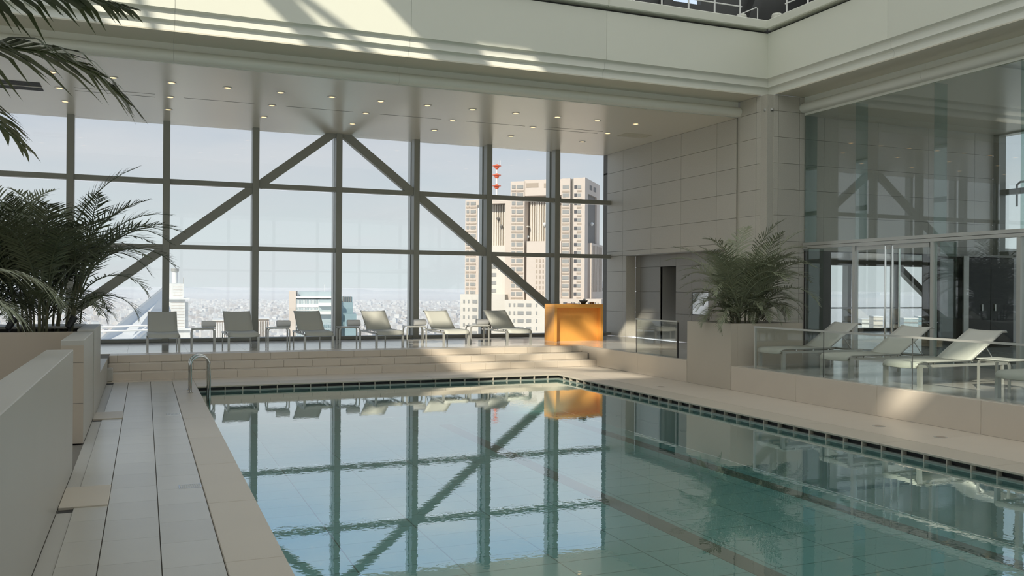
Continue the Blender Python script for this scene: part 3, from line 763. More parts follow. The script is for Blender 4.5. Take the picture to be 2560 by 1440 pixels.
def palm(label, loc, kind, n, scale, spread, seed, stems, low=0, bias=None):
    r = random.Random(seed); t = thing('palm', label, 'palm', loc)
    tops = []
    for k in range(stems):
        a = r.uniform(0, 6.28); d = spread * math.sqrt(r.random()); x, y = d * math.cos(a), d * math.sin(a); h = r.uniform(.25, .75) * scale
        MB().tube(((x, y, -.03), (x * 1.15, y * 1.15, h * .5), (x * 1.3, y * 1.3, h)), (.022, .017, .012), 6).build('stem', 'stem', t); tops.append((x * 1.3, y * 1.3, h))
    for k in range(n):
        x, y, h = tops[k % stems]; az = math.atan2(y, x) + r.uniform(-1.5, 1.5) if bias is None or r.random() > .5 else r.gauss(bias, .9)
        lo_ = k < low; me = FRONDS[kind][r.choice((3, 5, 2)) if lo_ else r.choice((0, 1, 2, 4, 0, 4))]
        o = bpy.data.objects.new('frond', me); link(o, t); o.location = (x, y, h * (r.uniform(.2, .6) if lo_ else r.uniform(.6, 1)))
        s_ = scale * r.uniform(.78, 1.12) * (.75 if lo_ else 1); o.scale = (s_, s_, s_); o.rotation_euler = (r.uniform(-.15, .15), r.uniform(-.15, .22), az)
    return t
rp = thing('planter', 'square stone planter box at the terrace edge holding a palm', 'planter', (0, 0, 0))
box('front', (XR - .002, 13.99, 0), (XR + .16, 15.46, 1.255), 'limestone_pale', rp, .005)
box('side', (XR + .158, 13.99, ZP), (12.0, 14.15, 1.255), 'limestone_pale', rp); box('side', (XR + .158, 15.30, ZP), (12.0, 15.46, 1.255), 'limestone_pale', rp)
box('back', (11.84, 14.15, ZP), (12.0, 15.30, 1.255), 'limestone_pale', rp); box('soil', (XR + .16, 14.15, ZP), (11.84, 15.30, 1.18), 'soil', rp)
palm('full green palm in the square planter in front of the granite wall', (11.05, 14.72, 1.18), 'b', 104, 1.08, .36, 5, 16, 42)
palm('large dark palm in the planter at left, outlined against the window', (-1.45, 15.0, 1.16), 'a', 84, 1.30, .46, 21, 18, 24)
palm('second dark palm at the left edge of the long planter', (-2.35, 15.0, 1.16), 'a', 46, 1.2, .38, 8, 12, 14)
# near palms at the left edge: only some of their fronds reach into view
def near_palm(label, base, trunk_top, paths, m, leaf_len, wd, n, droop, spread=52, start=.2):
    t = thing('palm', label, 'palm', base); b = Vector(base); tt = Vector(trunk_top) - b
    MB().tube(((0, 0, 0), tt * .5 + Vector((.02, 0, 0)), tt), (.05, .04, .03), 8).build('stem', 'stem', t)
    for i, p in enumerate(paths):
        pts = [tt] + [Vector(q) - b for q in p]
        # smooth the path
        for _ in range(2):
            q = [pts[0]]
            for a, c in zip(pts, pts[1:]): q += [a.lerp(c, .25), a.lerp(c, .75)]
            pts = q + [pts[-1]]
        link(bpy.data.objects.new('frond', frond_mesh(pts, leaf_len, n, wd, droop, m, 60 + i, start=start, spread=spread)), t)
    return t
near_palm('nearest palm with broad drooping fronds hanging in at the upper left', (-1.75, 3.9, .0), (-1.65, 4.0, 2.62),
          [[(-1.1, 4.2, 3.02), (-.60, 4.35, 3.17), (-.32, 4.45, 3.22), (-.08, 4.5, 3.19)],
           [(-1.2, 4.3, 2.86), (-.75, 4.5, 2.95), (-.42, 4.5, 2.96), (-.22, 4.5, 2.89), (-.06, 4.5, 2.74)],
           [(-1.3, 4.8, 2.8), (-1.0, 5.6, 2.93), (-.80, 6.0, 2.86), (-.68, 6.1, 2.74)],
           [(-2.1, 3.5, 3.0), (-2.8, 3.1, 2.9)], [(-1.9, 4.6, 3.0), (-2.4, 5.2, 2.7)]], 'leaf_front', .46, .036, 40, .52, 58, .28)
near_palm('grey leaved palm at the left edge with one frond arching over the parapet', (-2.2, 9.3, 0), (-2.15, 9.35, 1.55),
          [[(-1.7, 9.45, 1.98), (-1.25, 9.5, 2.06), (-.95, 9.5, 1.97), (-.70, 9.5, 1.72)],
           [(-1.8, 9.2, 1.72), (-1.45, 9.1, 1.85), (-1.15, 9.0, 1.75), (-.98, 9.0, 1.55)],
           [(-2.5, 9.0, 2.1), (-3.0, 8.6, 1.9)], [(-2.0, 9.9, 2.1), (-1.8, 10.5, 1.9)]], 'leaf_pale', .42, .024, 26, .55, 50, .3)
for i, (xx, yy) in enumerate(((-1.78, 14.5), (-1.02, 14.75), (-2.15, 14.6))):
    u = thing('planter_spotlight', ('middle', 'right', 'left')[i] + ' small black garden spotlight in the left planter soil', 'light', (xx, yy, 1.16))
    MB().tube(((0, 0, 0), (0, 0, .12)), .012, 8).build('stake', 'dark', u); MB().tube(((-.03, 0, .11), (.02, .03, .20), (.05, .05, .27)), (.04, .05, .055), 10).build('head', 'dark', u)

# =================================================================== FURNITURE
def make_chaise(label, group):
    t = thing('sun_lounger', label, 'lounger', (0, 0, 0), 0, group)
    for s_ in (-1, 1):
        rail_ = MB().box((.03, s_ * .335 - .013, .295), (1.92, s_ * .335 + .013, .335)).build('side_rail', 'alu', t)
        tb = MB().tube(((.0, s_ * .318, .30), (.03, s_ * .318, .352), (.10, s_ * .318, .372), (1.15, s_ * .318, .372)), .013, 8); tb.smooth = True; tb.build('seat_tube', 'alu', t)
        tb = MB().tube(((1.13, s_ * .318, .372), (1.80, s_ * .318, .80), (1.86, s_ * .318, .828), (1.91, s_ * .318, .815)), .013, 8); tb.smooth = True; tb.build('back_tube', 'alu', t)
        MB().box((.03, s_ * .332 - .024, 0), (.10, s_ * .332 + .024, .34)).build('leg', 'alu', t)
        MB().box((1.78, s_ * .335 - .013, 0), (1.83, s_ * .335 + .013, .30)).build('leg', 'alu', t)
        MB().tube(((1.50, s_ * .27, .60), (1.72, s_ * .27, .335)), .008, 6).build('back_prop', 'chrome', t)
        for xx in (.35, .75, 1.1): MB().box((xx - .012, s_ * .33 - .01, .333), (xx + .012, s_ * .33 + .01, .362)).build('spacer', 'chrome', rail_)
    MB().box((.03, -.33, .285), (.06, .33, .325)).build('end_rail', 'alu', t); MB().box((1.86, -.33, .30), (1.90, .33, .33)).build('end_rail', 'alu', t)
    def sheet(pts, name):
        m = MB(); m.smooth = True; n = len(pts); th = .010; ny = 7; vs = []
        for k in range(ny):
            yy = -.325 + .65 * k / (ny - 1); sag = -.014 * (1 - (2 * k / (ny - 1) - 1) ** 2)
            vs += [(x, yy, z + sag) for x, z in pts]
        vs += [(x, y, z - th) for x, y, z in vs]; N = n * ny; fs = []
        for k in range(ny - 1):
            for i in range(n - 1):
                a = k * n + i; fs.append((a, a + 1, a + n + 1, a + n)[::1]); fs.append((N + a, N + a + n, N + a + n + 1, N + a + 1))
        for i in range(n - 1):
            fs.append((i, N + i, N + i + 1, i + 1)); a = (ny - 1) * n + i; fs.append((a, a + 1, N + a + 1, N + a))
        for k in range(ny - 1):
            a = k * n; fs.append((a, a + n, N + a + n, N + a)); a = k * n + n - 1; fs.append((a, N + a, N + a + n, a + n))
        return m.add(vs, fs).build(name, 'sling', t)
    sheet([(-.01, .295), (.0, .335), (.03, .365), (.09, .385), (.5, .386), (1.14, .386)], 'seat_sling')
    sheet([(1.13, .386), (1.45, .59), (1.78, .80), (1.85, .838), (1.905, .835), (1.925, .81)], 'back_sling')
    MB().tube(((1.16, -.33, .36), (1.16, .33, .36)), .012, 8).build('hinge_bar', 'alu', t)
    return t
ORD = ('leftmost', 'second', 'third', 'fourth', 'fifth', 'rightmost')
ch = None
for i in range(6):
    lb = 'grey sling sun lounger facing the pool, %s%s of the six along the window' % (ORD[i], '' if i in (0, 5) else ' from left')
    loc = (.40 + 1.737 * i, 21.38, ZP)
    if ch is None: ch = make_chaise(lb, 'loungers along the window'); ch.location = loc; ch.rotation_euler = (0, 0, math.pi / 2)
    else: copy_tree(ch, loc, math.pi / 2, lb)
for i, (yy, nm) in enumerate(((13.42, 'farthest sling lounger on the right terrace, nearest the palm planter'), (11.74, 'second terrace lounger from the palm planter, in front of the glass doors'), (10.33, 'terrace lounger with a sunlit backrest in front of the black doors'), (8.34, 'nearest terrace lounger, cut by the right edge of the view'))):
    c = copy_tree(ch, (10.73, yy, ZP), 0, nm); c['group'] = 'loungers on the right terrace'
def make_table(label, group):
    t = thing('side_table', label, 'table', (0, 0, 0), 0, group)
    box('table_top', (-.27, -.22, .445), (.27, .22, .462), 'table_top', t, .005)
    for sx_ in (-1, 1):
        for sy_ in (-1, 1):
            x, y = sx_ * .255, sy_ * .19; pts = [(x, 0), (x, .37), (x - sx_ * .012, .415), (x - sx_ * .05, .437), (x - sx_ * .09, .437)]
            m = MB()
            for a, b in zip(pts, pts[1:]): m.bar((a[0], y, a[1]), (b[0], y, b[1]), .034, .022, (0, 1, 0) if abs(a[0] - b[0]) < .03 else (0, 0, 1))
            m.build('leg', 'alu', t)
    for sy_ in (-1, 1): box('apron', (-.17, sy_ * .19 - .012, .427), (.17, sy_ * .19 + .012, .445), 'alu', t)
    return t
def make_towel(label, group):
    t = MB(); pts = []; n = 40
    for k in range(n + 1):
        a = k / n * 2 * math.pi * 2.4; r = .028 + .052 * k / n; pts.append((r * math.cos(a - 1.6), r * math.sin(a - 1.6)))
    inner = [(x * .86, z * .86) for x, z in pts]
    ys = (-.13, -.12, .12, .13); sc_ = (.90, 1, 1, .90); vs = []
    for y, s_ in zip(ys, sc_): vs += [(x * s_, y, z * s_ * .95) for x, z in pts]
    N = len(pts); fs = []
    for j in range(3):
        for i in range(N - 1): a = j * N + i; fs.append((a, a + 1, a + N + 1, a + N))
    # end discs close the roll
    c0 = len(vs); vs += [(0, -.124, 0), (0, .124, 0)]
    for i in range(N - 1): fs.append((c0, i + 1, i)); fs.append((c0 + 1, 3 * N + i, 3 * N + i + 1))
    t.add(vs, fs); t.smooth = True
    return tag(t.build('rolled_towel', 'towel'), label, 'towel', group)
tb = None; tw_ = None
for i in range(5):
    lb = 'low metal side table between window loungers, %s from the left' % ('first', 'second', 'third', 'fourth', 'fifth')[i]
    loc = (1.29 + 1.737 * i, 22.3, ZP)
    if tb is None: tb = make_table(lb, 'side tables along the window'); tb.location = loc
    else: copy_tree(tb, loc, 0, lb)
    lb = 'white rolled towel on the %s side table from the left by the window' % ('first', 'second', 'third', 'fourth', 'fifth')[i]
    loc = (1.29 + 1.737 * i + .13, 22.28, ZP + .462 + .092)
    if tw_ is None: tw_ = make_towel(lb, 'rolled towels'); o = tw_
    else: o = tw_.copy(); COL.objects.link(o); o['label'] = lb
    o.location = loc; o.rotation_euler = (0, 0, math.pi / 2); o.scale = (1.25, 1.25, 1.25)
c = copy_tree(tb, (11.70, 9.32, ZP), math.pi / 2, 'pale side table between the two nearest terrace loungers'); c['group'] = 'terrace side tables'

# ladder: two bent chrome rails
lad = thing('pool_ladder', 'bent chrome handrails of the pool ladder at the far left corner', 'ladder')
for yy in (17.28, 16.80):
    p = [(.77, yy, 0), (.77, yy, .50)] + [(.93 - .16 * math.cos(a), yy, .50 + .15 * math.sin(a)) for a in [math.pi * k / 10 for k in range(1, 10)]] + [(1.09, yy, .50), (1.09, yy, -.75)]
    m = MB().tube(p, .021, 12); m.smooth = True; lr = m.build('rail', 'chrome', lad)
    MB().lathe(((.045, 0), (.045, .012), (.024, .02)), 14, (.77, yy)).build('flange', 'chrome', lr)
for zz in (-.28, -.55): MB().box((1.03, 16.82, zz), (1.15, 17.26, zz + .02)).build('tread', 'chrome', lad)

# orange timber counter
ct = thing('reception_counter', 'orange timber towel counter with recessed front panel beside the window', 'counter', (10.40, 22.05, ZP))
W_, D_, H_ = 1.50, .66, 1.025
box('left_panel', (0, 0, 0), (.075, D_, H_ - .10), 'wood', ct, .003); box('right_panel', (W_ - .075, 0, 0), (W_, D_, H_ - .10), 'wood', ct, .003)
box('top', (0, 0, H_ - .10), (W_, D_, H_), 'wood', ct, .004)
box('front_panel', (.075, .19, 0), (W_ - .075, .22, H_ - .10), 'wood', ct)
box('shelf', (.075, .22, .5), (W_ - .075, D_, .52), 'wood', ct)
for i, (nm, lb, x, y, prof_, m) in enumerate((('bowl', 'small dark bowl on top of the orange counter', 1.06, .35, ((.05, 0), (.10, .05), (.13, .10), (.12, .10), (.09, .05)), 'charcoal'),
        ('cup', 'left of two small brown cups on the orange counter', 1.26, .3, ((.025, 0), (.035, .06), (.03, .06)), 'wood_dark'), ('cup', 'right of two small brown cups on the orange counter', 1.36, .33, ((.025, 0), (.035, .06), (.03, .06)), 'wood_dark'),
        ('tray', 'thin dark tray lying on the left of the orange counter', .62, .2, ((.16, 0), (.17, .012), (.15, .012)), 'wood_dark'))):
    t = thing(nm, lb, nm, (10.40 + x, 22.05 + y, ZP + H_)); q = MB().lathe(prof_, 18); q.smooth = True; q.build('body', m, t)
    if nm == 'bowl': MB().lathe(((.02, .1), (.045, .125), (.02, .15)), 12, (.03, 0)).build('content', 'ceramic_white', t)
    elif nm == 'cup': MB().tube(((.03, 0, .05), (.06, 0, .04), (.055, 0, .02), (.03, 0, .012)), .005, 6).build('handle', m, t)
    else: MB().lathe(((.165, .010), (.175, .02), (.165, .02)), 18).build('rim', m, t)

# =================================================================== THE CITY OUTSIDE
ZG = -185.0
gd = MB(); gd.add([(-30000, 60, ZG), (30000, 60, ZG), (30000, 30000, ZG), (-30000, 30000, ZG)], [(0, 1, 2, 3)])
o = gd.build('ground', 'ground_city'); o['kind'] = 'structure'
o2 = MB().add([(30, -3000, ZG), (30000, -3000, ZG), (30000, 60, ZG), (30, 60, ZG)], [(0, 1, 2, 3)]).build('ground_east', 'ground_city'); o2['kind'] = 'structure'
def ray(px, py):
    d = Vector(((px - 1280) / _f, -(py - 720) / _f, -1)); return Vector((0, 0, 0)) + Vector((vx.dot(d), vy.dot(d), vz.dot(d)))
def spot(px, dist, z=0):
    d = ray(px, 720); h = math.hypot(d.x, d.y); return Vector((d.x / h * dist, d.y / h * dist, z))
hs = [MB().box((-.5, -.5, 0), (.5, .5, 1)).box((-.3, -.3, 1), (.1, .2, 1.14)).mesh('house', 'house_%d' % i) for i in range(5)]
big = []; rest = MB()
lots = []; KEEP = [spot(1350, 455), spot(803, 372), spot(561, 430), spot(658, 470), spot(1516, 532), spot(1517, 1510)]
dist = 620.0
while dist < 12500:
    st_ = 27 * (1 + dist / 4200); n = int((1720 / _f) * dist / st_)
    for k in range(n):
        if R.random() < .25: continue
        p = spot(-80 + 1720 * (k + .5) / n, dist + R.uniform(-.12, .12) * st_)
        if min((p - q).length for q in KEEP) < 75: continue
        s_ = st_ * R.uniform(.32, .52); h = R.choice((6, 7, 8, 9, 11, 14, 18, 24)) * (1.6 if R.random() < .06 else 1)
        lots.append((s_ / dist, p, s_, h))
    dist += st_ * 1.02
lots.sort(key=lambda q: -q[0])
for i, (_, p, s_, h) in enumerate(lots):
    rz = R.choice((.2, .25, .9, .22))
    if i < 300:
        o = bpy.data.objects.new('house', hs[i % 5]); o.location = (p.x, p.y, ZG); o.scale = (s_, s_ * R.uniform(.6, 1.0), h); o.rotation_euler = (0, 0, rz); link(o)
        tag(o, 'small pale house block in the hazy city spread below the window', 'house', 'houses of the city below')
    else:
        cs, sn = math.cos(rz) * s_ / 2, math.sin(rz) * s_ / 2
        q = [(p.x + a * cs - b * sn, p.y + a * sn + b * cs) for a, b in ((-1, -1), (1, -1), (1, 1), (-1, 1))]
        rest.add([(*c_, ZG) for c_ in q] + [(*c_, ZG + h) for c_ in q], [(4, 5, 6, 7), (0, 1, 5, 4), (1, 2, 6, 5), (2, 3, 7, 6), (3, 0, 4, 7)])
me = rest.mesh('distant_houses', 'house_0')
for i in range(1, 5): me.materials.append(MATS['house_%d' % i])
idx = []
for k in range(len(rest.f) // 5): idx += [R.randrange(5)] * 5
me.polygons.foreach_set('material_index', idx)
o = link(bpy.data.objects.new('distant_houses', me)); tag(o, 'countless tiny houses of the city fading toward the horizon', 'houses', None, 'stuff')
hl = MB(); n = 60; vs = []
for k in range(n + 1):
    p = spot(-400 + 2600 * k / n, 26000); vs += [(p.x, p.y, ZG), (p.x * 1.08, p.y * 1.08, ZG + 50 + 110 * abs(math.sin(k * .7) * math.cos(k * .31)))]
hl.add(vs, [(2 * k, 2 * k + 2, 2 * k + 3, 2 * k + 1) for k in range(n)]); o = hl.build('hills', 'hill'); o['kind'] = 'structure'

# --- the great twin-topped government tower, built from its own grid; origin at its near right corner
GD = 430.0; G0 = spot(1455, GD); S_ = GD / _f / math.cos(math.radians(22.5 - 22.5 + 4.5))
view = Vector((G0.x, G0.y, 0)).normalized(); rightv = Vector((view.y, -view.x, 0))
ang = math.atan2(rightv.y, rightv.x) + math.radians(-13)      # main front turned so its right flank shows
gt = thing('office_tower', 'huge beige stone tower with twin tops, window grids and ribbed centre panels', 'building', (G0.x, G0.y, ZG), ang)
sp = GD / _f
def ZY(y): return 1.9 + (723 - y) * sp * 1.0 - ZG            # pixel row -> height above ground
def XU(px): return (px - 1455) * sp * 1.03                     # along the front, leftwards negative
xa = Vector((math.cos(ang), math.sin(ang), 0)); ya = Vector((-math.sin(ang), math.cos(ang), 0)); fwd = Vector((vx.z, vy.z, 0)) * -1; fwd.normalize()
def TX(px, d):
    r_ = ray(px, 723); b_ = G0 + ya * d; return -(b_.x * r_.y - b_.y * r_.x) / (xa.x * r_.y - xa.y * r_.x)
def tbox(name, x0, x1, y0, y1, d0, d1, m):
    a, b = TX(x0, d0), TX(x1, d0); c_ = G0 + xa * ((a + b) / 2) + ya * d0; k = c_.dot(fwd) / _f
    zb = 0 if y1 > 1500 else 1.9 + (723 - y1) * k - ZG
    return box(name, (a, d0, zb), (b, d1, 1.9 + (723 - y0) * k - ZG), m, gt)
LD = 14.0                                                       # the left tower stands a little further back
tbox('shaft', 1275, 1310, 455, 1660, 0, 34, 'tower_stone'); tbox('shaft', 1402, 1424, 447, 1660, 0, 34, 'tower_stone'); tbox('shaft', 1432, 1455, 445, 1660, 0, 34, 'tower_stone')
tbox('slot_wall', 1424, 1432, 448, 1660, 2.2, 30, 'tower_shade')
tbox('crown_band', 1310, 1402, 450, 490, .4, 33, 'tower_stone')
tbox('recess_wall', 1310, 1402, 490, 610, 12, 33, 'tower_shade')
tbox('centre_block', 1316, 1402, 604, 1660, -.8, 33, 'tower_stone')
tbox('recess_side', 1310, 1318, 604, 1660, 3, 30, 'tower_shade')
for k in range(13): tbox('rib', 1325 + k * 5.9, 1328.2 + k * 5.9, 505, 604, 6.4, 7.2, 'tower_pale')
tbox('rib_wall', 1322, 1402, 500, 604, 7.2, 12, 'tower_band')
for a, b in ((1313, 1344), (1358, 1384)): tbox('vent', a, b, 459, 470, .2, .5, 'tower_band')
tbox('recess_beam', 1310, 1320, 566, 569, 3, 6, 'tower_pale')
# right flank: crown, dark deep recess, lower block
def fbox(name, d0, d1, y0, y1, o0, o1, m): return box(name, (o0, d0, ZY(y1)), (o1, d1, ZY(y0)), m, gt)
fbox('flank_pier', 0, 7, 445, 1660, -.1, 1.2, 'tower_stone'); fbox('flank_pier', 27, 34, 445, 1660, -.1, 1.2, 'tower_stone'); fbox('flank_crown', 7, 27, 445, 482, -.1, 1.2, 'tower_stone')
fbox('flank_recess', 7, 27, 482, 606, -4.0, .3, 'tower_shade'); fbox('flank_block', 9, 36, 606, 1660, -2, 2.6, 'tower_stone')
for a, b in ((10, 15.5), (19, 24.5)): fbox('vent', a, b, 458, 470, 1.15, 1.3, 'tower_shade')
for k in range(9): fbox('fin_window', 10 + k * 2.8, 10.9 + k * 2.8, 612, 730, 2.55, 2.75, 'tower_band')
# left tower
tbox('shaft', 1162, 1203, 503, 1660, LD, LD + 30, 'tower_stone'); tbox('shaft', 1262, 1278, 500, 1660, LD - 4, LD + 20, 'tower_stone')
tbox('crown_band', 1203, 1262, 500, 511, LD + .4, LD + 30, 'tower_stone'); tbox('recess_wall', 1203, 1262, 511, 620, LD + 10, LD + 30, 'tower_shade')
tbox('rib_wall', 1222, 1262, 515, 618, LD + 7, LD + 10, 'tower_band'); tbox('centre_block', 1203, 1262, 616, 1660, LD - .6, LD + 30, 'tower_pale')
for k in range(7): tbox('rib', 1224 + k * 5.7, 1227.2 + k * 5.7, 514, 616, LD + 6.3, LD + 7, 'tower_pale')
tbox('recess_column', 1193, 1197, 522, 610, LD - .4, LD + .1, 'white_paint')
tbox('recess_shade', 1191, 1203, 515, 612, LD - .3, LD + .2, 'tower_shade')  # dark strip on the shaft face, recess shade put into its colour
# podium wings
tbox('podium_wing', 1151, 1262, 738, 1660, LD - 9, LD + 20, 'tower_pale'); tbox('podium_wing', 1262, 1395, 752, 1660, -7, 10, 'tower_pale'); tbox('podium_wing', 1395, 1504, 748, 1660, -4, 20, 'tower_stone')
def wins(cols, rows, d, m, h_, sill=None):
    for r_ in rows:
        for a, b in cols:
            tbox('window', a, b, r_, r_ + h_, d - .25, d + .1, m)
            if sill: tbox('spandrel', a - 1, b + 1, r_ + h_ + 4.2, r_ + h_ + 8.4, d - .22, d + .1, sill)
rowsR = [464 + 20.6 * k for k in range(14)]
wins(((1278, 1287), (1290, 1306)), rowsR, 0, 'tower_window', 9, 'tower_band')
wins(((1405, 1421),), rowsR, 0, 'tower_window', 9, 'tower_band'); wins(((1434, 1441),), rowsR, 0, 'tower_window_dark', 8, None); wins(((1442, 1451),), rowsR, 0, 'tower_window', 8, 'tower_band')
rowsL = [507 + 20.2 * k for k in range(12)]
wins(((1165, 1171), (1175, 1188)), rowsL, LD, 'tower_window', 8, 'tower_band')
rowsC = [636 + 13.4 * k for k in range(9)]
for r_ in rowsC:
    for k in range(7): tbox('window', 1340 + k * 8, 1342.5 + k * 8, r_, r_ + 8, -1.05, -.7, 'tower_band')
for r_ in [645 + 19.8 * k for k in range(5)]:
    for a, b in ((1207, 1220), (1226, 1240)): tbox('window', a, b, r_, r_ + 9, LD - .85, LD - .5, 'tower_window')
for r_ in [752 + 19.6 * k for k in range(6)]:
    for a, b in ((1158, 1162), (1170, 1173), (1181, 1193), (1198, 1202)): tbox('window', a, b, r_, r_ + 8.5, LD - 9.25, LD - 8.9, 'tower_window')
    for a, b in ((1272, 1276), (1284, 1288), (1294, 1309), (1316, 1328), (1340, 1343)): tbox('window', a, b, r_ + 8, r_ + 16.5, -7.25, -6.9, 'tower_window')
for a, b in ((1408, 1418), (1428, 1431), (1434, 1437), (1446, 1449), (1452, 1455), (1470, 1482), (1488, 1490), (1494, 1496)): tbox('window', a, b, 757, 766, -4.25, -3.9, 'tower_window_dark')
for i, (px, py, m) in enumerate(((1244, 535, 'tower_shade'), (1252, 556, 'tower_shade'), (1360, 558, 'white_paint'), (1462, 556, 'white_paint'), (1318, 590, 'white_paint'))):
    z = ZY(py); dd = LD + 5.5 if px < 1300 else 5.5
    x = TX(px, dd) if px < 1455 else 1.6; y = dd if px < 1455 else 14
    MB().lathe(((.1, z - 1.2), (.8, z - .3), (.9, z), (.6, z + .6), (.1, z + .9)), 10, (x, y)).build('dish', m, gt)
mast = thing('antenna_mast', 'red and white antenna mast with round platforms on the tower roof', 'antenna', tuple(gt.matrix_world.translation) , 0)
mast.location = (G0.x, G0.y, ZG); mast.rotation_euler = (0, 0, ang)
mxp, myp = TX(1240, LD + 8), LD + 8
km = (G0 + xa * mxp + ya * myp).dot(fwd) / _f
def MZ(y): return 1.9 + (723 - y) * km - ZG
for k in range(4): MB().tube(((mxp, myp, MZ(505 - 22 * k)), (mxp, myp, MZ(505 - 22 * (k + 1)))), .5 if k < 3 else .3, 8).build('mast_section', 'white_paint', mast)
for py in (469, 442, 419):
    MB().lathe(((.4, MZ(py) - 1.4), (1.2, MZ(py) - .6), (1.3, MZ(py) + .3), (.6, MZ(py) + 1.3)), 12, (mxp, myp)).build('drum', 'orange_paint', mast)
    MB().lathe(((1.0, MZ(py - 1)), (2.3, MZ(py - 1) + .1), (2.3, MZ(py - 1) + .35), (1, MZ(py - 1) + .35)), 12, (mxp, myp)).build('platform', 'orange_paint', mast)
for dx in (-1.6, .8, 2.0): MB().tube(((mxp + dx, myp, MZ(416)), (mxp + dx, myp, MZ(403))), .08, 5).build('whip', 'white_paint', mast)

# --- mid-distance glass office building
def tower(name, label, px, dist, turn, cat='building'):
    p = spot(px, dist); v = Vector((p.x, p.y, 0)).normalized(); a = math.atan2(-v.x, v.y) + math.radians(turn)
    t = thing(name, label, cat, (p.x, p.y, ZG), a); s_ = dist / _f
    def bx(nm, x0, x1, y0, y1, d0, d1, m):
        return box(nm, ((x0 - px) * s_, d0, 1.9 + (719 - y1) * s_ - ZG), ((x1 - px) * s_, d1, 1.9 + (719 - y0) * s_ - ZG), m, t)
    return t, bx
gb, B = tower('office_building', 'pale building with teal glass front and white slab end below the horizon', 803, 360, 0)
B('end_slab', 727, 743, 729, 1500, 0, 25, 'tower_stone'); B('body', 743, 850, 748, 1500, .5, 26, 'glass_tower_pale'); B('setback', 790, 880, 756, 1500, 2, 26, 'glass_tower')
B('right_block', 850, 880, 743, 1500, 8, 26, 'glass_tower'); B('roof_screen', 748, 835, 730, 741, 6, 26, 'glass_tower_pale'); B('roof_slab', 743, 838, 741, 746, -.5, 26, 'roof_white')
B('terrace_slab', 797, 850, 757, 765, -1.5, 3, 'roof_white'); B('white_band', 745, 797, 760, 768, .2, .6, 'white_paint'); B('terrace_slab', 775, 850, 778, 785, -2, 3, 'roof_white')
B('lower_block', 860, 888, 784, 1500, -2, 20, 'glass_tower'); B('roof_mast', 811, 812, 712, 730, 12, 12.3, 'white_paint'); B('lower_front', 805, 850, 806, 1500, -2.5, 2, 'glass_tower_pale')
for k in range(15): B('window_bar', 746 + k * 3.6, 746.8 + k * 3.6, 749, 848, .3, .55, 'white_paint')
for k in range(6): B('floor_band', 743, 797, 774 + 13 * k, 776.5 + 13 * k, .2, .6, 'roof_white')
for k in range(8):
    for j in range(4): B('window', 808 + k * 5.2, 811.5 + k * 5.2, 810 + j * 11, 817 + j * 11, -2.7, -2.4, 'glass_tower')
for k in range(5): B('roof_unit', 793 + k * 8, 799 + k * 8, 748 - (k % 3) * 2, 757, 3, 6, 'alu')
for k in range(5): B('louvre', 856 + k * 4.6, 858.6 + k * 4.6, 742, 770, 7.6, 8, 'tower_shade')
# --- white finned block and its neighbour
for i, (x0, x1, y0, d, lb) in enumerate(((535, 588, 800, 420, 'low white block with bright vertical fins left of the grey mullion'), (645, 672, 797, 460, 'pale finned block partly hidden behind a window mullion'))):
    t, B = tower('finned_block', lb, (x0 + x1) / 2, d, 0)
    B('body', x0, x1, y0, 1400, 0, 20, 'tower_stone'); n = int((x1 - x0) / 4)
    for k in range(n): B('fin', x0 + 4 * k, x0 + 4 * k + 1.8, y0 + 4, 1000, -.8, 0, 'white_paint')
    B('roof_edge', x0 - 1, x1 + 1, y0 - 2, y0, -1, 20, 'roof_white')
# --- own lower roof: white stair tower and long sloping roof edge on the left
wt_, B = tower('white_stair_tower', 'white stepped tower with a round metal flue on top behind the first lounger', 445, 110, 6)
B('lower_shaft', 424, 472, 820, 1600, 0, 5, 'roof_white'); B('shaft', 428, 462, 748, 820, .4, 4.6, 'roof_white'); B('upper_shaft', 432, 459, 713, 748, .7, 4, 'roof_white')
B('ledge', 421, 471, 746, 750, 0, 5, 'white_paint'); B('ledge', 420, 476, 818, 822, -.3, 5, 'white_paint'); B('side_tower', 462, 470, 757, 820, .8, 4, 'roof_white')
for k in range(9): B('panel_joint', 431, 460, 757 + 7 * k, 757.5 + 7 * k, .37, .4, 'tower_stone')
for k in range(4): B('panel_joint', 436, 456, 720 + 7 * k, 720.5 + 7 * k, .67, .7, 'tower_stone')
s_ = 110 / _f
for a, b, r0, m in ((683, 712, .32, 'roof_white'), (677, 684, .45, 'alu')):
    MB().lathe(((r0, 1.9 + (719 - b) * s_ - ZG), (r0, 1.9 + (719 - a) * s_ - ZG)), 18, ((442 - 445) * s_, 2)).build('flue', m, wt_)
MB().tube((((459 - 445) * s_, 1, 1.9 + (719 - 745) * s_ - ZG), ((459 - 445) * s_, 1, 1.9 + (719 - 698) * s_ - ZG)), .04, 6).build('lightning_rod', 'alu', wt_)
sl = thing('sloped_roof', 'long white sloping roof with glazed flank rising behind the first lounger', 'roof', (0, 0, 0))
def pt(px, py, dist):
    d = ray(px, py); h = math.hypot(d.x, d.y); return Vector((d.x / h * dist, d.y / h * dist, 1.9 + d.z / h * dist))
A_, B_, C_, D_2 = pt(230, 868, 70), pt(408, 722, 95), pt(425, 770, 93), pt(290, 880, 68)
bk = Vector((-3, 10, -1))
def wedge(name, a, b, c, d, m, th=.6):
    q = [a, b, c, d]; dn = Vector((.1, .5, -.4)).normalized() * th; vs = q + [p + dn for p in q]
    MB().add(vs, [(0, 1, 2, 3), (7, 6, 5, 4), (0, 4, 5, 1), (1, 5, 6, 2), (2, 6, 7, 3), (3, 7, 4, 0)]).build(name, m, sl)
wedge('white_slope', A_, B_, C_, D_2, 'roof_white')
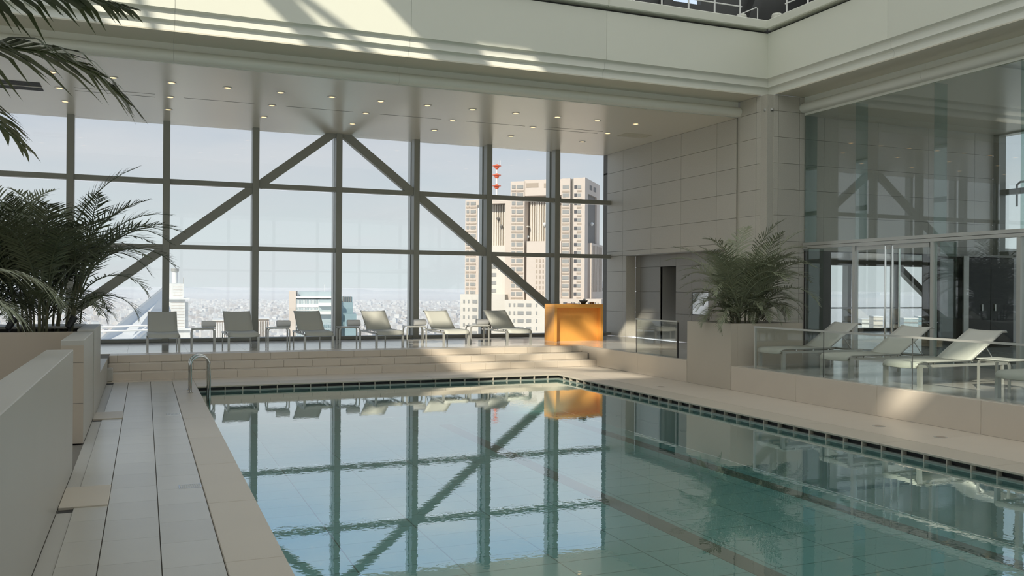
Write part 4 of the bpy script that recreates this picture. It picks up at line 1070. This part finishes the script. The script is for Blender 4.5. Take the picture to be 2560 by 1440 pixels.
wedge('glazed_flank', D_2, C_, pt(428, 870, 92), pt(300, 900, 68), 'glass_tower_pale', .3)
wedge('edge_rib', pt(226, 866, 69.5), pt(406, 718, 94.5), B_, A_, 'white_paint', .3); wedge('edge_rib', D_2, C_, pt(427, 775, 92.9), pt(294, 884, 67.9), 'white_paint', .3)
for k in range(3):
    u = .3 + .25 * k; a = D_2.lerp(C_, u); MB().tube((a, Vector((a.x, a.y, a.z - 8))), .12, 6).build('glazing_bar', 'white_paint', sl)
for yy, m in ((812, 'white_paint'), (823, 'white_paint')): MB().tube((pt(250, yy + 6, 66), pt(424, yy, 66)), .07, 6).build('handrail', m, sl)
# --- buildings at the right edge of the window
t, B = tower('slab_building', 'pale grey slab building with dark strip window beside the beige tower', 1516, 520, 0)
B('body', 1496, 1545, 716, 1400, 0, 25, 'roof_white'); B('upper_block', 1506, 1540, 700, 716, 3, 22, 'white_paint'); B('strip_window', 1506, 1524, 716, 723, -.3, 0, 'tower_shade')
for k in range(5): B('floor_band', 1500, 1540, 735 + 22 * k, 737 + 22 * k, -.25, 0, 'tower_pale')
t, B = tower('slender_tower', 'very pale slender tower far behind the beige tower', 1517, 1500, 0)
B('body', 1511, 1523, 668, 900, 0, 20, 'glass_tower_pale'); B('crown', 1514, 1520, 660, 668, 4, 16, 'white_paint')
# --- lattice tower seen through the far right window
lt = thing('lattice_tower', 'curved tower wrapped in white crossing lattice at the far right', 'building', tuple(spot(2545, 520, ZG)))
s_ = 520 * 1.15 / _f; zt = 1.9 + (730 - 690) * s_ - ZG
def rad(z): u = z / zt; return 17 * math.sqrt(max(.0, 1 - (max(0, u - .35) / .66) ** 2.2)) + .3
body = MB().lathe([(rad(zt * k / 24) * .96, zt * k / 24) for k in range(25)], 28); body.smooth = True; body.build('glass_body', 'tower_window', lt)
for k in range(14):
    for s__ in (-1, 1):
        pts = [(rad(zt * (.3 + .7 * j / 30)) * math.cos(k * 2 * math.pi / 14 + s__ * j * .09), rad(zt * (.3 + .7 * j / 30)) * math.sin(k * 2 * math.pi / 14 + s__ * j * .09), zt * (.3 + .7 * j / 30)) for j in range(31)]
        MB().tube(pts, .55, 4).build('lattice_bar', 'white_paint', lt)
for i, (px, d, top, wd, m) in enumerate(((2500, 800, 760, 60, 'tower_pale'), (2590, 700, 745, 70, 'glass_tower_pale'), (2660, 600, 735, 60, 'roof_white'))):
    t, B = tower('city_block', ('tall pale city block left of the lattice tower', 'teal city block right of the lattice tower', 'white city block far right outside the east window')[i], px, d, 10)
    B('body', px - wd / 2, px + wd / 2, top, 1400, 0, 20, m); B('roof_edge', px - wd / 2 - 1, px + wd / 2 + 1, top - 3, top, -1, 20, 'white_paint')
    for k in range(6): B('floor_band', px - wd / 2, px + wd / 2, top + 8 + 12 * k, top + 12 + 12 * k, -.3, 0, 'tower_window')

for i, (px, d, top, wd, m) in enumerate(((2168, 700, 786, 22, 'roof_white'), (2196, 620, 779, 20, 'tower_pale'), (2250, 760, 790, 26, 'glass_tower'), (2278, 640, 782, 30, 'glass_tower_pale'), (2312, 680, 778, 26, 'glass_tower'))):
    t, B = tower('far_tower', ('white high-rise seen through the left glass door', 'beige high-rise beside the white one through the glass doors', 'teal high-rise seen behind the door handles', 'broad pale high-rise seen through the right glass door', 'dark teal high-rise at the right edge of the glass doors')[i], px, d, 8)
    B('body', px - wd / 2, px + wd / 2, top, 1300, 0, 20, m); B('roof_edge', px - wd / 2 - .5, px + wd / 2 + .5, top - 2, top, -.6, 20, 'white_paint')
    for k in range(5): B('floor_band', px - wd / 2, px + wd / 2, top + 7 + 11 * k, top + 10 + 11 * k, -.3, 0, 'tower_window')
# --- summer haze over the city
hz = MB().box((-14000, 130, ZG), (14000, 24000, -12)).build('haze', 'dark'); hz.data.materials.clear()
m = bpy.data.materials.new('haze'); m.use_nodes = True; t = m.node_tree; t.nodes.clear()
o = nd(t, 'ShaderNodeOutputMaterial'); v = nd(t, 'ShaderNodeVolumeScatter'); v.inputs['Density'].default_value = .00009; v.inputs['Color'].default_value = (.93, .96, 1, 1); v.inputs['Anisotropy'].default_value = 0.0
t.links.new(v.outputs[0], o.inputs['Volume']); m.cycles.homogeneous_volume = True
hz.data.materials.append(m); tag(hz, 'pale haze hanging over the distant city', 'haze', None, 'stuff')
